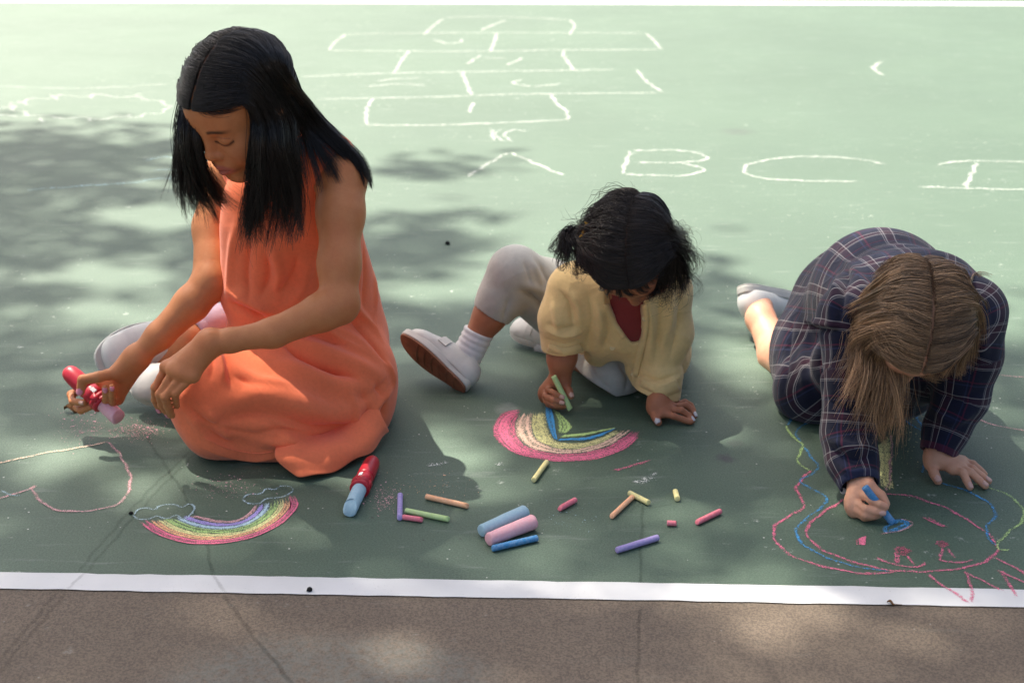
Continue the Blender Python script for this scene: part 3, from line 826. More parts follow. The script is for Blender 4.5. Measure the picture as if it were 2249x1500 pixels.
# ================================================================ people: shared builders
def rot(yaw, pitch, roll=0.0):
    """columns: person's left, face direction, crown. yaw 0 faces the camera; yaw > 0 turns the face to the right of the picture;
    pitch > 0 bows the head"""
    f = np.array((math.sin(yaw) * math.cos(pitch), -math.cos(yaw) * math.cos(pitch), -math.sin(pitch)))
    u0 = np.array((math.sin(yaw) * math.sin(pitch), -math.cos(yaw) * math.sin(pitch), math.cos(pitch)))
    l = np.cross(f, u0) * -1                                     # person's left
    c, s = math.cos(roll), math.sin(roll)
    L, U = l * c + u0 * s, u0 * c - l * s
    return np.stack((L, f, U), 1)
def add_head(S, C, R, k=1.0, open_neck=None):
    """a child's head; C is the middle of the skull between the ears, k scales a 21 cm head"""
    def p(x, y, z): return C + R @ (np.array((x, y, z)) * k)
    def e(c, r, kk, sub=False): S.ell(p(*c), np.array(r) * k, R, kk * k, sub)
    def co(a, b, ra, rb, kk, sub=False): S.cone(p(*a), p(*b), ra * k, rb * k, kk * k, sub)
    e((0, -.014, .034), (.0735, .092, .079), .01)
    e((0, .018, -.018), (.060, .066, .078), .03)
    co((-.046, .005, -.050), (-.012, .062, -.088), .016, .014, .03); co((.046, .005, -.050), (.012, .062, -.088), .016, .014, .03)
    e((0, .066, -.091), (.020, .016, .015), .02)
    for s in (-1, 1):
        e((s * .036, .056, -.034), (.026, .026, .026), .03)          # cheek
        e((s * .074, -.004, -.010), (.009, .018, .028), .008)        # ear
    e((0, .066, .032), (.046, .020, .034), .03)                      # brow
    co((-.030, .074, .013), (.030, .074, .013), .0085, .0085, .018)
    for s in (-1, 1):
        e((s * .031, .094, -.002), (.018, .013, .010), .014, True)   # socket
        e((s * .031, .0735, -.0035), (.0155, .0130, .0118), .005)    # closed lid over the eyeball
    co((0, .083, .004), (0, .096, -.028), .0060, .0086, .014)        # nose
    e((0, .0975, -.031), (.0098, .0090, .0085), .006)
    for s in (-1, 1):
        e((s * .0115, .0895, -.0340), (.0070, .0080, .0065), .006)
        e((s * .0060, .0960, -.0410), (.0032, .0042, .0030), .003, True)
    e((0, .080, -.058), (.026, .016, .018), .016)                    # muzzle
    co((-.018, .0830, -.0630), (0, .0925, -.0585), .0034, .0052, .005); co((.018, .0830, -.0630), (0, .0925, -.0585), .0034, .0052, .005)
    co((-.016, .0820, -.0665), (0, .0905, -.0705), .0034, .0062, .005); co((.016, .0820, -.0665), (0, .0905, -.0705), .0034, .0062, .005)
    co((-.021, .0850, -.0648), (0, .0985, -.0645), .0012, .0016, .003, True); co((.021, .0850, -.0648), (0, .0985, -.0645), .0012, .0016, .003, True)
def paint_head(v, colr, C, R, k, lip, dark, blush=None):
    """lips, brows and lashes coloured by where they sit on the head"""
    q = (v - C) @ R / k
    x, y, z = np.abs(q[:, 0]), q[:, 1], q[:, 2]
    near = np.linalg.norm(q, axis=1) < .17
    def put(m, c, a=1.0):
        m = np.where(near, np.clip(m, 0, 1) * a, 0)[:, None]; colr[:] = colr * (1 - m) + np.array(c) * m
    front = (y > .055)
    lipm = front * np.clip(1.4 - np.sqrt((x / .0215) ** 2 + ((z + .0645) / .0105) ** 2) , 0, .4) / .4
    put(lipm * (y > .075), lip, .85)
    put(front * np.exp(-((z + .0647) / .0011) ** 2) * (x < .020) * (y > .078), tuple(c * .3 for c in lip), .9)
    bz = .0185 - ((x - .030) / .022) ** 2 * .0055
    put(front * np.exp(-((z - bz) / .0036) ** 4) * np.clip((x - .010) / .005, 0, 1) * np.clip((.052 - x) / .012, 0, 1), dark, .88)
    lz = -.0085 - .0035 + ((x - .031) / .016) ** 2 * .0050
    put(front * np.exp(-((z - lz) / .0024) ** 2) * (np.abs(x - .031) < .0175), dark, .95)
    cz = .0045 + .0 - ((x - .031) / .016) ** 2 * .0035
    put(front * np.exp(-((z - cz) / .0012) ** 2) * (np.abs(x - .031) < .016), tuple(c * .45 for c in lip), .5)
    if blush is not None:
        put(front * np.exp(-(((x - .040) / .022) ** 2 + ((z + .034) / .020) ** 2)), blush, .35)
    return colr
def finger(S, pts, r0, r1, k=.003):
    """knuckles a little thicker than the shafts"""
    n = len(pts) - 1
    for i in range(n):
        a, b = np.asarray(pts[i]), np.asarray(pts[i + 1])
        ra = r0 + (r1 - r0) * i / n; rb = r0 + (r1 - r0) * (i + 1) / n
        m = (a + b) / 2
        S.cone(a, m, ra * 1.03, (ra + rb) / 2 * .94, k); S.cone(m, b, (ra + rb) / 2 * .94, rb * 1.02, k)
def add_hand(S, wrist, fingers, r0=.0072, r1=.0056, palm=.0105, rw=.017, thumb=None, thumb_r=(.0085, .0066), kp=.014, nrm=None):
    """fingers: lists of points, knuckle first"""
    flat = (nrm, .8) if nrm is not None else None
    mc = [np.asarray(f[0]) for f in fingers]
    for m in mc: S.cone(wrist, m, rw * .80, palm * .92, kp, flat=flat)
    for a, b in zip(mc[:-1], mc[1:]): S.cone(a, b, palm * .80, palm * .80, kp * .6)
    cen = np.mean(mc, axis=0)
    S.cone(np.asarray(wrist) * .5 + cen * .5, cen, palm * 1.05, palm * .9, kp)
    for i, f in enumerate(fingers):
        s = (1.0, 1.04, 1.0, .86)[i] if len(fingers) == 4 else 1.0
        finger(S, f, r0 * s, r1 * s, .0028)
    if thumb is not None:
        S.cone(wrist, thumb[0], rw * .7, thumb_r[0] * 1.35, kp)
        finger(S, thumb, thumb_r[0], thumb_r[1], .004)
def nail(parent, tip, back, face, r, mat, w=.8):
    """a fingernail: a small domed plate at the end of a finger. face: the way it looks"""
    tip, back = np.asarray(tip), np.asarray(back)
    ax = unit(tip - back); up = unit(np.asarray(face) - ax * (np.asarray(face) @ ax)); sd_ = np.cross(ax, up)
    V, F = [], []
    for i in range(6):
        t = i / 5; hw = (w * r) * math.sqrt(max(.0, 1 - max(0, (t - .55) / .62) ** 2)) * (.82 + .18 * min(1, t * 3))
        for j in range(7):
            a = (j / 6 - .5) * 2
            off = up * (r * (1.0 - .42 * a * a) + .0004 - .35 * r * max(0, t - .6) ** 2) + sd_ * (hw * a)
            V.append(tip - ax * r * .95 + ax * (r * 2.0 * (t - .15)) * .95 + off)
    for i in range(5):
        for j in range(6):
            a = i * 7 + j; F.append((a, a + 1, a + 8, a + 7))
    o = mesh_obj('fingernail', V, F, mat, parent)
    md = o.modifiers.new('thickness', 'SOLIDIFY'); md.thickness = .0007
    return o

# ---------------------------------------------------------------- hair
def strands(name, sheets, mat, parent, rgb, n=1500, seg=14, r=.00042, seed=0, var=.35, tint=(1.0, .8, .6)):
    """sheets: dicts with guides (lists of points), share, and how the hairs spread, clump and wave"""
    g = np.random.default_rng(seed)
    AV, AF, AC = [], [], []
    base = 0
    tot = sum(s.get('share', 1.0) for s in sheets)
    for sh in sheets:
        m = max(3, int(n * sh.get('share', 1.0) / tot))
        GD = np.stack([smooth_path(np.array(q, float), seg + 1) for q in sh['guides']])       # (guides, seg+1, 3)
        K = len(GD)
        nc = max(1, int(m / sh.get('per', 14)))
        uc = np.sort(g.uniform(0, K - 1, nc)) if K > 1 else np.zeros(nc)
        ci = g.integers(0, nc, m)
        u = uc[ci] + g.normal(size=m) * sh.get('spread', .12) * (1 if K > 1 else 0)
        u = np.clip(u, 0, K - 1)
        if 'even' in sh: u = g.uniform(0, K - 1, m); uc2 = np.argsort(np.argsort(uc)); ci = np.clip(np.searchsorted(uc, u + g.normal(size=m) * sh['even']), 0, nc - 1)
        def ev(u):
            i = np.minimum(np.floor(u).astype(int), max(0, K - 2)); f = (u - i)[:, None, None]
            return GD[i] * (1 - f) + GD[np.minimum(i + 1, K - 1)] * f
        P = ev(u); PC = ev(uc[ci])
        t = np.linspace(0, 1, seg + 1)
        cl = sh.get('clump', .5) * t ** 1.2
        P = P * (1 - cl)[None, :, None] + PC * cl[None, :, None]
        jr, jt = sh.get('jit', (.004, .010))
        env = (jr + (jt - jr) * t ** 1.3)
        off = g.normal(size=(m, 3)); coff = g.normal(size=(nc, 3))[ci]
        P = P + off[:, None, :] * .45 * (1 - .6 * sh.get('clump', .5) * t)[None, :, None] * env[None, :, None] + coff[:, None, :] * (.75 * env * np.clip(t * 1.6, .12, 1))[None, :, None]
        wa, wf = sh.get('wave', (.0, 8.0))
        if wa > 0:
            ph = g.uniform(0, 6.28, nc)[ci][:, None] + g.normal(size=(m, 1)) * .5
            fr = wf * (1 + .25 * g.normal(size=nc))[ci][:, None]
            d1 = unit(np.array((1, .2, .1))); d2 = unit(np.array((.1, -.4, 1)))
            A_ = wa * (t ** sh.get('wpow', 1.0))[None, :]
            P = P + (np.sin(t[None] * fr + ph) * A_)[..., None] * d1 + (np.cos(t[None] * fr + ph) * A_ * sh.get('helix', .6))[..., None] * d2
        lift = sh.get('lift')
        if lift is not None:
            P = P + (np.abs(g.normal(size=(m, 1))) * lift * np.sin(np.pi * np.clip(t, 0, 1))[None] )[..., None] * np.array((0, -.3, 1))
        c0 = sh.get('cut', .86)
        cut = np.clip(g.uniform(c0, 1.0, nc)[ci] + g.normal(size=m) * (1 - c0) * .16, .3, 1.0)                                           # uneven lengths
        if sh.get('cut', .86) < 1:
            tt = t[None] * cut[:, None]; idx = tt * seg; i0 = np.minimum(idx.astype(int), seg - 1); f = (idx - i0)[..., None]
            P = np.take_along_axis(P, i0[..., None].repeat(3, 2), 1) * (1 - f) + np.take_along_axis(P, (i0 + 1)[..., None].repeat(3, 2), 1) * f
        if 'floor' in sh: P[..., 2] = np.maximum(P[..., 2], sh['floor'])
        T = np.gradient(P, axis=1); T /= np.linalg.norm(T, axis=2, keepdims=True) + 1e-9
        x = np.cross(T, np.array((.31, .22, .93))); x /= np.linalg.norm(x, axis=2, keepdims=True) + 1e-9
        y = np.cross(T, x)
        rr = r * sh.get('thick', 1.0) * (.75 + .5 * g.uniform(size=(m, 1))) * (1 - .72 * t[None] ** 3) * np.clip(.3 + t[None] * 9, 0, 1)
        ring = []
        for a in (0, 2.094, 4.189):
            ring.append(P + (math.cos(a) * x + math.sin(a) * y) * rr[..., None])
        V = np.stack(ring, 2).reshape(-1, 3)
        s_, j = np.meshgrid(np.arange(seg), np.arange(3), indexing='ij')
        a = (s_ * 3 + j).ravel(); b = (s_ * 3 + (j + 1) % 3).ravel()
        f0 = np.stack((a, b, b + 3, a + 3), 1)
        F = (f0[None] + (np.arange(m) * (seg + 1) * 3)[:, None, None]).reshape(-1, 4) + base
        cv = np.clip(1 + var * g.normal(size=(m, 1)) * .7 + var * .5 * g.normal(size=nc)[ci][:, None], .35, 2.2)
        cc = np.array(rgb)[None] * cv
        tipc = cc * np.array(sh.get('tip', (1, 1, 1)))
        Cc = cc[:, None, :] * (1 - t[None, :, None]) + tipc[:, None, :] * t[None, :, None]
        AV.append(V); AF.append(F); AC.append(np.repeat(Cc, 3, axis=1).reshape(-1, 3))
        base += len(V)
    return mesh_obj(name, np.concatenate(AV), np.concatenate(AF), mat, parent, True, {'Col': np.concatenate(AC)})
class Skull:
    """reads points on the head surface so that hair can lie on it"""
    def __init__(s, v, q, C, r=.16):
        m = np.linalg.norm(v - C, axis=1) < r
        keep = np.all(m[q], axis=1)
        s.t = BVHTree.FromPolygons([Vector(p) for p in v.tolist()], q[keep].tolist()); s.C = np.asarray(C)
    def at(s, px, py, lift=.004, Y=None):
        h = s.t.ray_cast(Vector(CAMP), Vector(ray(px, py)).normalized())
        if h[0] is None:
            d = unit(ray(px, py)); c = s.C - CAMP; p = CAMP + d * (c @ d)
            h = s.t.find_nearest(Vector(p))
            n = unit(p - np.array(h[0])); return np.array(h[0]) + n * lift if np.linalg.norm(p - np.array(h[0])) < lift else p
        return np.array(h[0]) + np.array(h[1]) * lift
    def out(s, p, lift=.004):
        """push a point off the skull"""
        p = np.asarray(p, float)
        d = p - s.C
        h = s.t.ray_cast(Vector(s.C + unit(d) * .3), Vector(-unit(d)))
        if h[0] is None: return p
        rr = np.linalg.norm(np.array(h[0]) - s.C) + lift
        return s.C + unit(d) * max(rr, np.linalg.norm(d))
def cap(name, S_args, C, R, k, mat, parent, rgb, front=.052, extra=None, grow=.0012, part=0.0, scalp=(.16, .07, .04)):
    """close hair covering the skull"""
    S = Sdf(C - .16 * k, C + .16 * k, .0025)
    def p(x, y, z): return C + R @ (np.array((x, y, z)) * k)
    S.ell(p(0, -.014, .034), (np.array((.0735, .092, .079)) + grow) * k, R, .0)
    S.ell(p(0, -.03, -.02), np.array((.070, .070, .075)) * k, R, .02 * k)
    # the face stays free
    S.ell(p(0, .13, -.045), np.array((.064, .085, .110)) * k, R, .01 * k, True)
    if extra: extra(S, p)
    v, q = S.mesh()
    L = (v - C) @ R / k                                            # the scalp shows along the parting
    m = np.clip(1.5 - np.abs(L[:, 0] - part - .0012 * np.sin(L[:, 1] * 260)) / .0019, 0, 1) * np.clip((L[:, 1] + .05) / .03, 0, 1) * np.clip((L[:, 2] - .05) / .02, 0, 1)
    col_ = np.array(rgb)[None] * .6 * (1 - m[:, None]) + np.array(scalp)[None] * m[:, None]
    return mesh_obj(name, v, q, mat_hair('scalp_' + name, .85, .1), parent, True, {'Col': col_})

def on_skull(C, R, k, side, a, b, lift=.006, sk=None):
    """a point on the hair surface: a degrees from the parting to the ear, b degrees from the crown towards the brow"""
    a, b = math.radians(a), math.radians(b)
    d = np.array((math.sin(a) * side, math.cos(a) * math.sin(b), math.cos(a) * math.cos(b)))
    p = C + R @ ((np.array((0, -.014, .034)) + (np.array((.0735, .092, .079)) + lift) * d) * k)
    return sk.out(p, lift * k) if sk is not None and b > math.radians(40) else p

def merge(gs, i, j):
    """a lock that starts on one guide and ends on another"""
    n = min(len(gs[i]), len(gs[j])); f = [min(1, max(0, (k / (n - 1) - .2) * 1.6)) for k in range(n)]
    return [np.asarray(gs[i][k]) * (1 - f[k]) + np.asarray(gs[j][k]) * f[k] for k in range(n)]
def hang(px, py, Y):
    """where a falling lock leaves the head, above its first free point"""
    return Q(px, py - 55, Y + .012)
def cover(C, R, K, off=0.0, sides=(-1, 1), down=62, sk=None, bs=(72, 66, 58, 40, 15, -10, -35, -60, -85, -110, -135, -155)):
    """combed hair that hides the whole skull, one sheet of guides for each side"""
    out = []
    for sd in sides:
        a0 = 3.0 + off * sd
        out.append([[on_skull(C, R, K, sd, a0 + (down - a0) * t, b - 14 * t, .003 + .006 * min(1, t * 3), sk) for t in (0, .15, .35, .55, .75, 1)] for b in bs])
    return out

# ---------------------------------------------------------------- shoes and socks, built along a foot: x to the toe, z up
def foot_frame(heel, toe, up):
    x = unit(np.asarray(toe) - np.asarray(heel)); z = unit(np.asarray(up) - x * (np.asarray(up) @ x)); y = np.cross(z, x)
    return np.stack((x, y, z), 1)
def shoe(parent, heel, toe, up, mats, W=.036, H=.048, strap=True, open_=.5, res=.0018, name='shoe'):
    """heel, toe: ends of the sole; mats: upper, rubber, tread"""
    heel, toe = np.asarray(heel, float), np.asarray(toe, float)
    R = foot_frame(heel, toe, up); L = np.linalg.norm(toe - heel)
    t = .011 * L / .16
    def outline(s, y):                                            # half width along the sole
        return W * (.72 + .33 * np.sin(np.pi * np.clip((s - .25) / .95, 0, 1)) ** 1.2)
    # upper
    S = Sdf((-.03, -W * 1.7, -.01), (L + .03, W * 1.7, H * 2.0), res)
    xs = np.linspace(.18, .87, 9)
    hh = np.interp(xs, [.1, .3, .5, .7, .9], [H * .98, H * 1.0, H * .80, H * .56, H * .42])
    ww = np.interp(xs, [.1, .3, .5, .7, .9], [W * .78, W * .82, W * .90, W * .98, W * .74])
    for i in range(8):
        a = np.array((xs[i] * L, 0, hh[i] * .35 + t * .5)); b = np.array((xs[i + 1] * L, 0, hh[i + 1] * .35 + t * .5))
        S.cone(a, b, hh[i] * .68, hh[i + 1] * .68, .012, flat=((0, 1, 0), ww[i] / (hh[i] * .68)))
    S.half((0, 0, t * .6), (0, 0, -1))
    S.cone((.20 * L, 0, H * 1.7), (.26 * L + .02 * L, 0, H * .55), W * .70, W * .50, .004, True, flat=((1, 0, 0), 1.5))
    if open_ > .4: S.ell((.40 * L, 0, H * 1.12), (L * .16, W * .46, H * .40), None, .004, True)
    v, q = S.mesh(); v = relax(v, q, 1)
    up_o = mesh_obj(name, v @ R.T + heel, q, mats[0], parent)
    # rubber sidewall and tread
    def sole(z0, z1, grow, nm, mat, groove=False):
        n = 46; V, F = [], []
        ang = np.linspace(0, 2 * np.pi, n, endpoint=False)
        ring = []
        for a in ang:
            s = .5 + .5 * math.cos(a)
            w = outline(s, 0) * abs(math.sin(a)) ** .62 * (1 if math.sin(a) > 0 else -1)
            ring.append((L * (-.02 + 1.04 * s) + grow * math.cos(a), w * 1.02 + grow * math.sin(a)))
        ring = np.array(ring)
        for z, gsc in ((z0, .985), (z0 + (z1 - z0) * .15, 1.0), (z1 - (z1 - z0) * .15, 1.0), (z1, .985)):
            c = np.array((L * .5, 0)); rr = c + (ring - c) * gsc
            V += [(x, y, z + .06 * L * max(0, (x / L - .78)) ** 2 * 5) for x, y in rr]
        for i in range(3):
            for j in range(n):
                a, b = i * n + j, i * n + (j + 1) % n; F.append((a, b, b + n, a + n))
        F.append(tuple(range(n - 1, -1, -1))); F.append(tuple(range(3 * n, 4 * n)))
        V = np.array(V)
        o = mesh_obj(nm, V @ R.T + heel, F, mat, up_o, smooth=False)
        return o
    sole(-.002, t, .0015, 'sidewall', mats[1])
    tr = sole(-.006, -.0022, .0, 'tread', mats[2])
    for i in range(6):                                            # grooves across the tread
        s = .14 + i * .115; w = outline(np.array(s), 0) * .80
        x0 = s * L
        V = np.array([(x0 + dx + (.004 if abs(y) < .2 * W else 0), y, z) for dx in (0, .0035) for y in (-w, 0, w) for z in (-.0072, -.0055)])
        F = [(0, 2, 3, 1), (2, 4, 5, 3), (6, 7, 9, 8), (8, 9, 11, 10), (0, 6, 8, 2), (2, 8, 10, 4), (0, 1, 7, 6), (4, 10, 11, 5)]
        mesh_obj('rib', V @ R.T + heel, F, mats[2], up_o, smooth=False)
    if strap:
        P = []
        for a in np.linspace(-1.15, 1.15, 15):
            h_, w_ = np.interp(.52, xs, hh), np.interp(.52, xs, ww)
            P.append((.52 * L, math.sin(a * 1.25) * w_ * 1.12, h_ * .35 + t * .5 + math.cos(a * 1.25) * h_ * .80))
        P = np.array(P)
        wd, th = .0095 * L / .16, .0022
        V, F = [], []
        for i, p in enumerate(P):
            nrm = unit((0, math.sin(np.linspace(-1.15, 1.15, 15)[i]), math.cos(np.linspace(-1.15, 1.15, 15)[i])))
            for dx, dn in ((-wd, 0), (wd, 0), (wd, th), (-wd, th)): V.append(p + np.array((dx, 0, 0)) + nrm * dn)
        for i in range(14):
            for j in range(4): a, b = 4 * i + j, 4 * i + (j + 1) % 4; F.append((a, b, b + 4, a + 4))
        F += [(3, 2, 1, 0), tuple(range(56, 60))]
        mesh_obj('strap', np.array(V) @ R.T + heel, F, mats[0], up_o, smooth=False)
    return up_o
def sock(parent, pts, rad, mat, ribs=.0012, name='sock'):
    P = smooth_path(np.array(pts, float), 26)
    rr = np.interp(np.linspace(0, 1, 26), np.linspace(0, 1, len(rad)), rad)
    rr = rr + ribs * np.sin(np.arange(26) * 1.7) * np.linspace(1, .2, 26)
    V, F = tube(P, rr, 28)
    return mesh_obj(name, V, F, mat, parent)
M_shoe = mat_plain('shoe_leather', (0.60, 0.595, 0.55), .55, .35, .10, 22, .2, 350)
M_rub = mat_plain('shoe_rubber', (0.56, 0.55, 0.50), .6, .3, .06, 20)
M_tread = mat_plain('brown_tread', (0.28, 0.130, 0.075), .75, .25, .2, 30, .3, 120)
M_sock = mat_cloth('white_sock', (0.72, 0.72, 0.71), .05, 1500)
M_nailp = mat_plain('pink_nail', (0.78, 0.28, 0.38), .25, .5, .03)
M_nailw = mat_plain('pale_nail', (0.55, 0.55, 0.57), .3, .5, .03)
M_nailn = mat_plain('bare_nail', (0.60, 0.36, 0.29), .35, .5, .05)
# ================================================================ girl in the orange dress
def person_orange():
    skin = mat_skin('skin_tan')
    SK = np.array((0.53, 0.210, 0.082))
    R = rot(math.radians(-40), math.radians(30), math.radians(-4)); K = .92
    C = Q(458, 350, 2.115) - R @ np.array((0, .1045, -.032)) * K                 # set by the tip of the nose
    lo, hi = (-.90, 1.98, -.012), (-.16, 2.66, .76)
    S = Sdf(lo, hi, .0021)
    # trunk and hidden legs
    hip = Q(700, 800, 2.42); waist = Q(668, 640, 2.37); chest = Q(622, 440, 2.33); neck0 = Q(628, 330, 2.31)
    S.chain([hip, waist, chest, neck0], [.095, .078, .085, .040], .03)
    S.cone(neck0, C + R @ np.array((0, -.03, -.05)), .036, .036, .02)
    shL, shR = Q(748, 386, 2.235), Q(503, 395, 2.40)
    S.cone(neck0, shL, .034, .038, .03); S.cone(neck0, shR, .040, .040, .03)
    kneeL = Q(450, 862, 2.19); kneeR = Q(560, 720, 2.60)
    S.chain([hip, kneeL, Q(700, 930, 2.25)], [.075, .055, .04], .03)
    ankR = Q(418, 748, 2.42)
    S.chain([hip, kneeR, ankR, Q(360, 790, 2.42)], [.075, .055, .027, .024], .02)
    add_head(S, C, R, K)
    # left arm, bare from the shoulder to the hand on the knee
    elL, wrL = Q(744, 668, 2.115), Q(462, 752, 2.075)
    S.chain([shL, Q(748, 470, 2.19), Q(745, 580, 2.145), elL], [.0420, .0355, .0310, .0300], .02)
    S.chain([elL, Q(706, 686, 2.10), Q(600, 731, 2.082), Q(505, 748, 2.076), wrL], [.0320, .0290, .0225, .0180, .0170], .012)
    S.cone(Q(746, 668, 2.125), Q(742, 674, 2.118), .025, .022, .012)
    S.ell(Q(466, 758, 2.066), (.009, .009, .009), None, .008)
    hand = [[(366,806,2.085),(341,851,2.075),(341,878,2.085),(351,900,2.095)], [(384,812,2.066),(351,866,2.058),(356,890,2.068),(370,910,2.080)],
            [(404,820,2.056),(363,872,2.050),(369,893,2.060),(378,912,2.074)], [(424,826,2.052),(386,864,2.048),(386,878,2.058),(389,892,2.072)]]
    hl = [[Q(*p) for p in f] for f in hand]
    th = [Q(395, 800, 2.10), Q(372, 832, 2.115), Q(366, 858, 2.115)]
    add_hand(S, wrL, hl, .0073, .0056, .0105, .0175, th, (.0085, .007), .016)
    # right arm reaching to the holder
    elR, wrR = Q(466, 618, 2.300), Q(300, 786, 2.235)
    S.chain([shR, Q(474, 500, 2.37), elR], [.044, .0365, .0325], .02)
    S.chain([elR, Q(420, 668, 2.275), Q(350, 738, 2.250), wrR], [.0310, .0290, .0225, .0175], .012)
    hand = [[(228,838,2.262),(156,866,2.262),(160,882,2.238),(184,884,2.224)], [(236,856,2.262),(170,894,2.258),(178,901,2.236),(200,893,2.226)],
            [(246,872,2.256),(228,896,2.232),(233,874,2.206),(231,852,2.198)], [(258,876,2.244),(247,890,2.216),(247,868,2.200),(246,849,2.192)]]
    hr = [[Q(*p) for p in f] for f in hand]
    tR = [Q(256, 818, 2.222), Q(216, 828, 2.206), Q(182, 834, 2.200), Q(177, 860, 2.198)]
    add_hand(S, wrR, hr, .0072, .0056, .0105, .018, tR, (.0098, .0072), .016)
    v, q = S.mesh(); v = relax(v, q, 1, .4)
    colr = np.tile(SK, (len(v), 1))
    paint_head(v, colr, C, R, K, (0.42, 0.12, 0.10), (0.012, 0.008, 0.006), (0.42, 0.15, 0.08))
    body = mesh_obj('person', v, q, skin, None, True, {'Col': colr})
    tag(body, 'long-haired girl in orange dress sitting cross-legged, holding a red chalk holder', 'person', 'children drawing with chalk')
    sk = Skull(v, q, C)
    # nails
    cam_up = np.array((0, -.8, .6))
    nail(body, tR[3], tR[2], (-.1, -1, .25), .0074, M_nailp)
    nail(body, hr[2][3], hr[2][2], (.2, -1, .1), .0056, M_nailp)
    nail(body, hr[3][3], hr[3][2], (.3, -1, .1), .0050, M_nailp)
    nail(body, hr[0][3], hr[0][2], (.1, -1, .3), .0054, M_nailn)
    nail(body, hl[0][3], hl[0][2], (-.6, -1, -.2), .0056, M_nailp)
    nail(body, hl[1][3], hl[1][2], (-.3, -1, -.2), .0056, M_nailp)
    # ---- dress
    M_dress = mat_cloth('orange_cotton', (0.93, 0.215, 0.092), .08, 1500, .92, .2, .35, 6, .16)
    D = Sdf((-.74, 1.96, -.004), (-.14, 2.68, .62), .0026)
    b0, b1, b2, b3 = Q(640, 372, 2.32), Q(636, 500, 2.325), Q(662, 640, 2.36), Q(690, 790, 2.41)
    D.cone(b0, b1, .076, .094, .03); D.cone(b1, b2, .094, .104, .03); D.cone(b2, b3, .104, .120, .03)
    D.cone(Q(712, 470, 2.30), Q(752, 720, 2.42), .050, .074, .05)                    # back panel
    D.cone(Q(560, 440, 2.31), Q(575, 640, 2.31), .050, .072, .04)                    # front of the bodice
    # skirt over the folded near leg
    D.cone(b3, Q(474, 862, 2.20), .118, .072, .05)
    D.cone(Q(500, 930, 2.19), Q(752, 912, 2.27), .058, .070, .05)
    D.cone(Q(620, 905, 2.20), Q(758, 856, 2.31), .088, .090, .05)
    D.ell(Q(660, 800, 2.30), (.15, .10, .06), None, .05)
    D.ell(Q(768, 865, 2.40), (.060, .11, .070), None, .05)
    D.cone(Q(428, 872, 2.165), Q(470, 945, 2.160), .040, .042, .04)
    D.cone(Q(560, 700, 2.50), Q(640, 730, 2.45), .060, .080, .04)
    # clear the arms, open the armholes
    D.chain([shL + (.020, -.01, .02), Q(752, 470, 2.185), Q(748, 600, 2.14)], [.050, .0415, .037], .006, True)
    D.chain([shR + (-.020, 0, .02), Q(474, 500, 2.37)], [.049, .040], .006, True)
    D.cone(Q(648, 322, 2.30), Q(696, 352, 2.245), .052, .048, .012)                 # shoulder straps
    D.cone(Q(692, 350, 2.255), Q(728, 352, 2.31), .046, .044, .012)
    D.cone(Q(690, 360, 2.27), Q(690, 470, 2.27), .044, .050, .02)
    D.cone(Q(590, 350, 2.33), Q(545, 385, 2.37), .047, .044, .012)
    D.cone(neck0 + (-.01, -.05, .05), neck0 + (0, 0, .13), .052, .056, .006, True)
    D.half((0, 0, .003), (0, 0, -1))
    dv, dq = D.mesh(); dv = relax(dv, dq, 2)
    sc = Sculpt(dv, dq)
    sc.wrinkle(.0010, 30, 3)
    def F_(path, w, d, sharp=None): sc.fold(path, w, d, .25, (d < 0) if sharp is None else sharp)
    F_([(622,752),(660,778),(720,808),(782,830)], .007, -.026); F_([(640,742),(700,766),(780,800),(845,830)], .014, .012)
    F_([(600,790),(660,812),(740,842),(820,850)], .018, .010)
    F_([(766,655),(800,700),(838,748)], .008, .009); F_([(752,672),(786,716),(828,764),(850,800)], .007, -.013)
    F_([(640,700),(690,715),(760,735),(830,790)], .012, .008); F_([(640,722),(700,738),(770,762)], .007, -.012)
    F_([(478,768),(486,800),(492,840)], .006, .010); F_([(492,772),(502,800),(510,850)], .006, -.010); F_([(466,775),(468,800),(462,835)], .006, -.007)
    F_([(440,800),(420,845),(400,890)], .010, .006)
    F_([(470,905),(560,868),(650,880),(740,900),(840,872)], .020, .012); F_([(465,935),(540,905),(620,915),(700,940),(790,925)], .012, -.016)
    F_([(560,985),(640,972),(720,980),(800,955)], .014, .010); F_([(540,962),(620,947),(700,966),(780,945)], .009, -.014)
    F_([(730,938),(758,958),(772,990)], .007, -.014); F_([(700,930),(742,926),(800,945)], .009, .008)
    F_([(440,930),(470,960),(520,990)], .007, -.010); F_([(455,905),(490,950),(500,985)], .010, .008)
    F_([(560,880),(640,925),(720,955)], .008, -.008); F_([(600,870),(690,905),(790,915)], .012, .007)
    F_([(520,490),(505,580),(500,660)], .010, .006); F_([(548,520),(540,600),(548,660)], .009, -.010)
    F_([(600,540),(612,600),(606,655)], .009, .007); F_([(585,560),(590,610),(575,650)], .008, -.010)
    F_([(655,560),(640,610),(600,650)], .009, -.009); F_([(680,560),(668,630),(640,665)], .010, .007)
    F_([(500,640),(540,662),(600,690)], .009, .010); F_([(500,665),(540,685),(590,705)], .008, -.016)
    F_([(815,480),(822,580),(826,680)], .009, .004); F_([(800,500),(802,600),(795,680)], .007, -.007)
    F_([(850,830),(820,860),(760,880)], .007, -.009); F_([(866,850),(830,890),(800,930)], .008, .006)
    F_([(425,940),(500,972),(580,985),(650,975)], .016, -.010, False); F_([(440,982),(500,1002),(560,1008),(610,1004)], .007, .007, True)
    F_([(700,860),(730,930),(738,985)], .006, -.010); F_([(785,845),(806,905),(792,960)], .006, -.011); F_([(820,835),(842,885),(838,930)], .006, -.009); F_([(760,850),(780,910),(768,970)], .008, .008)
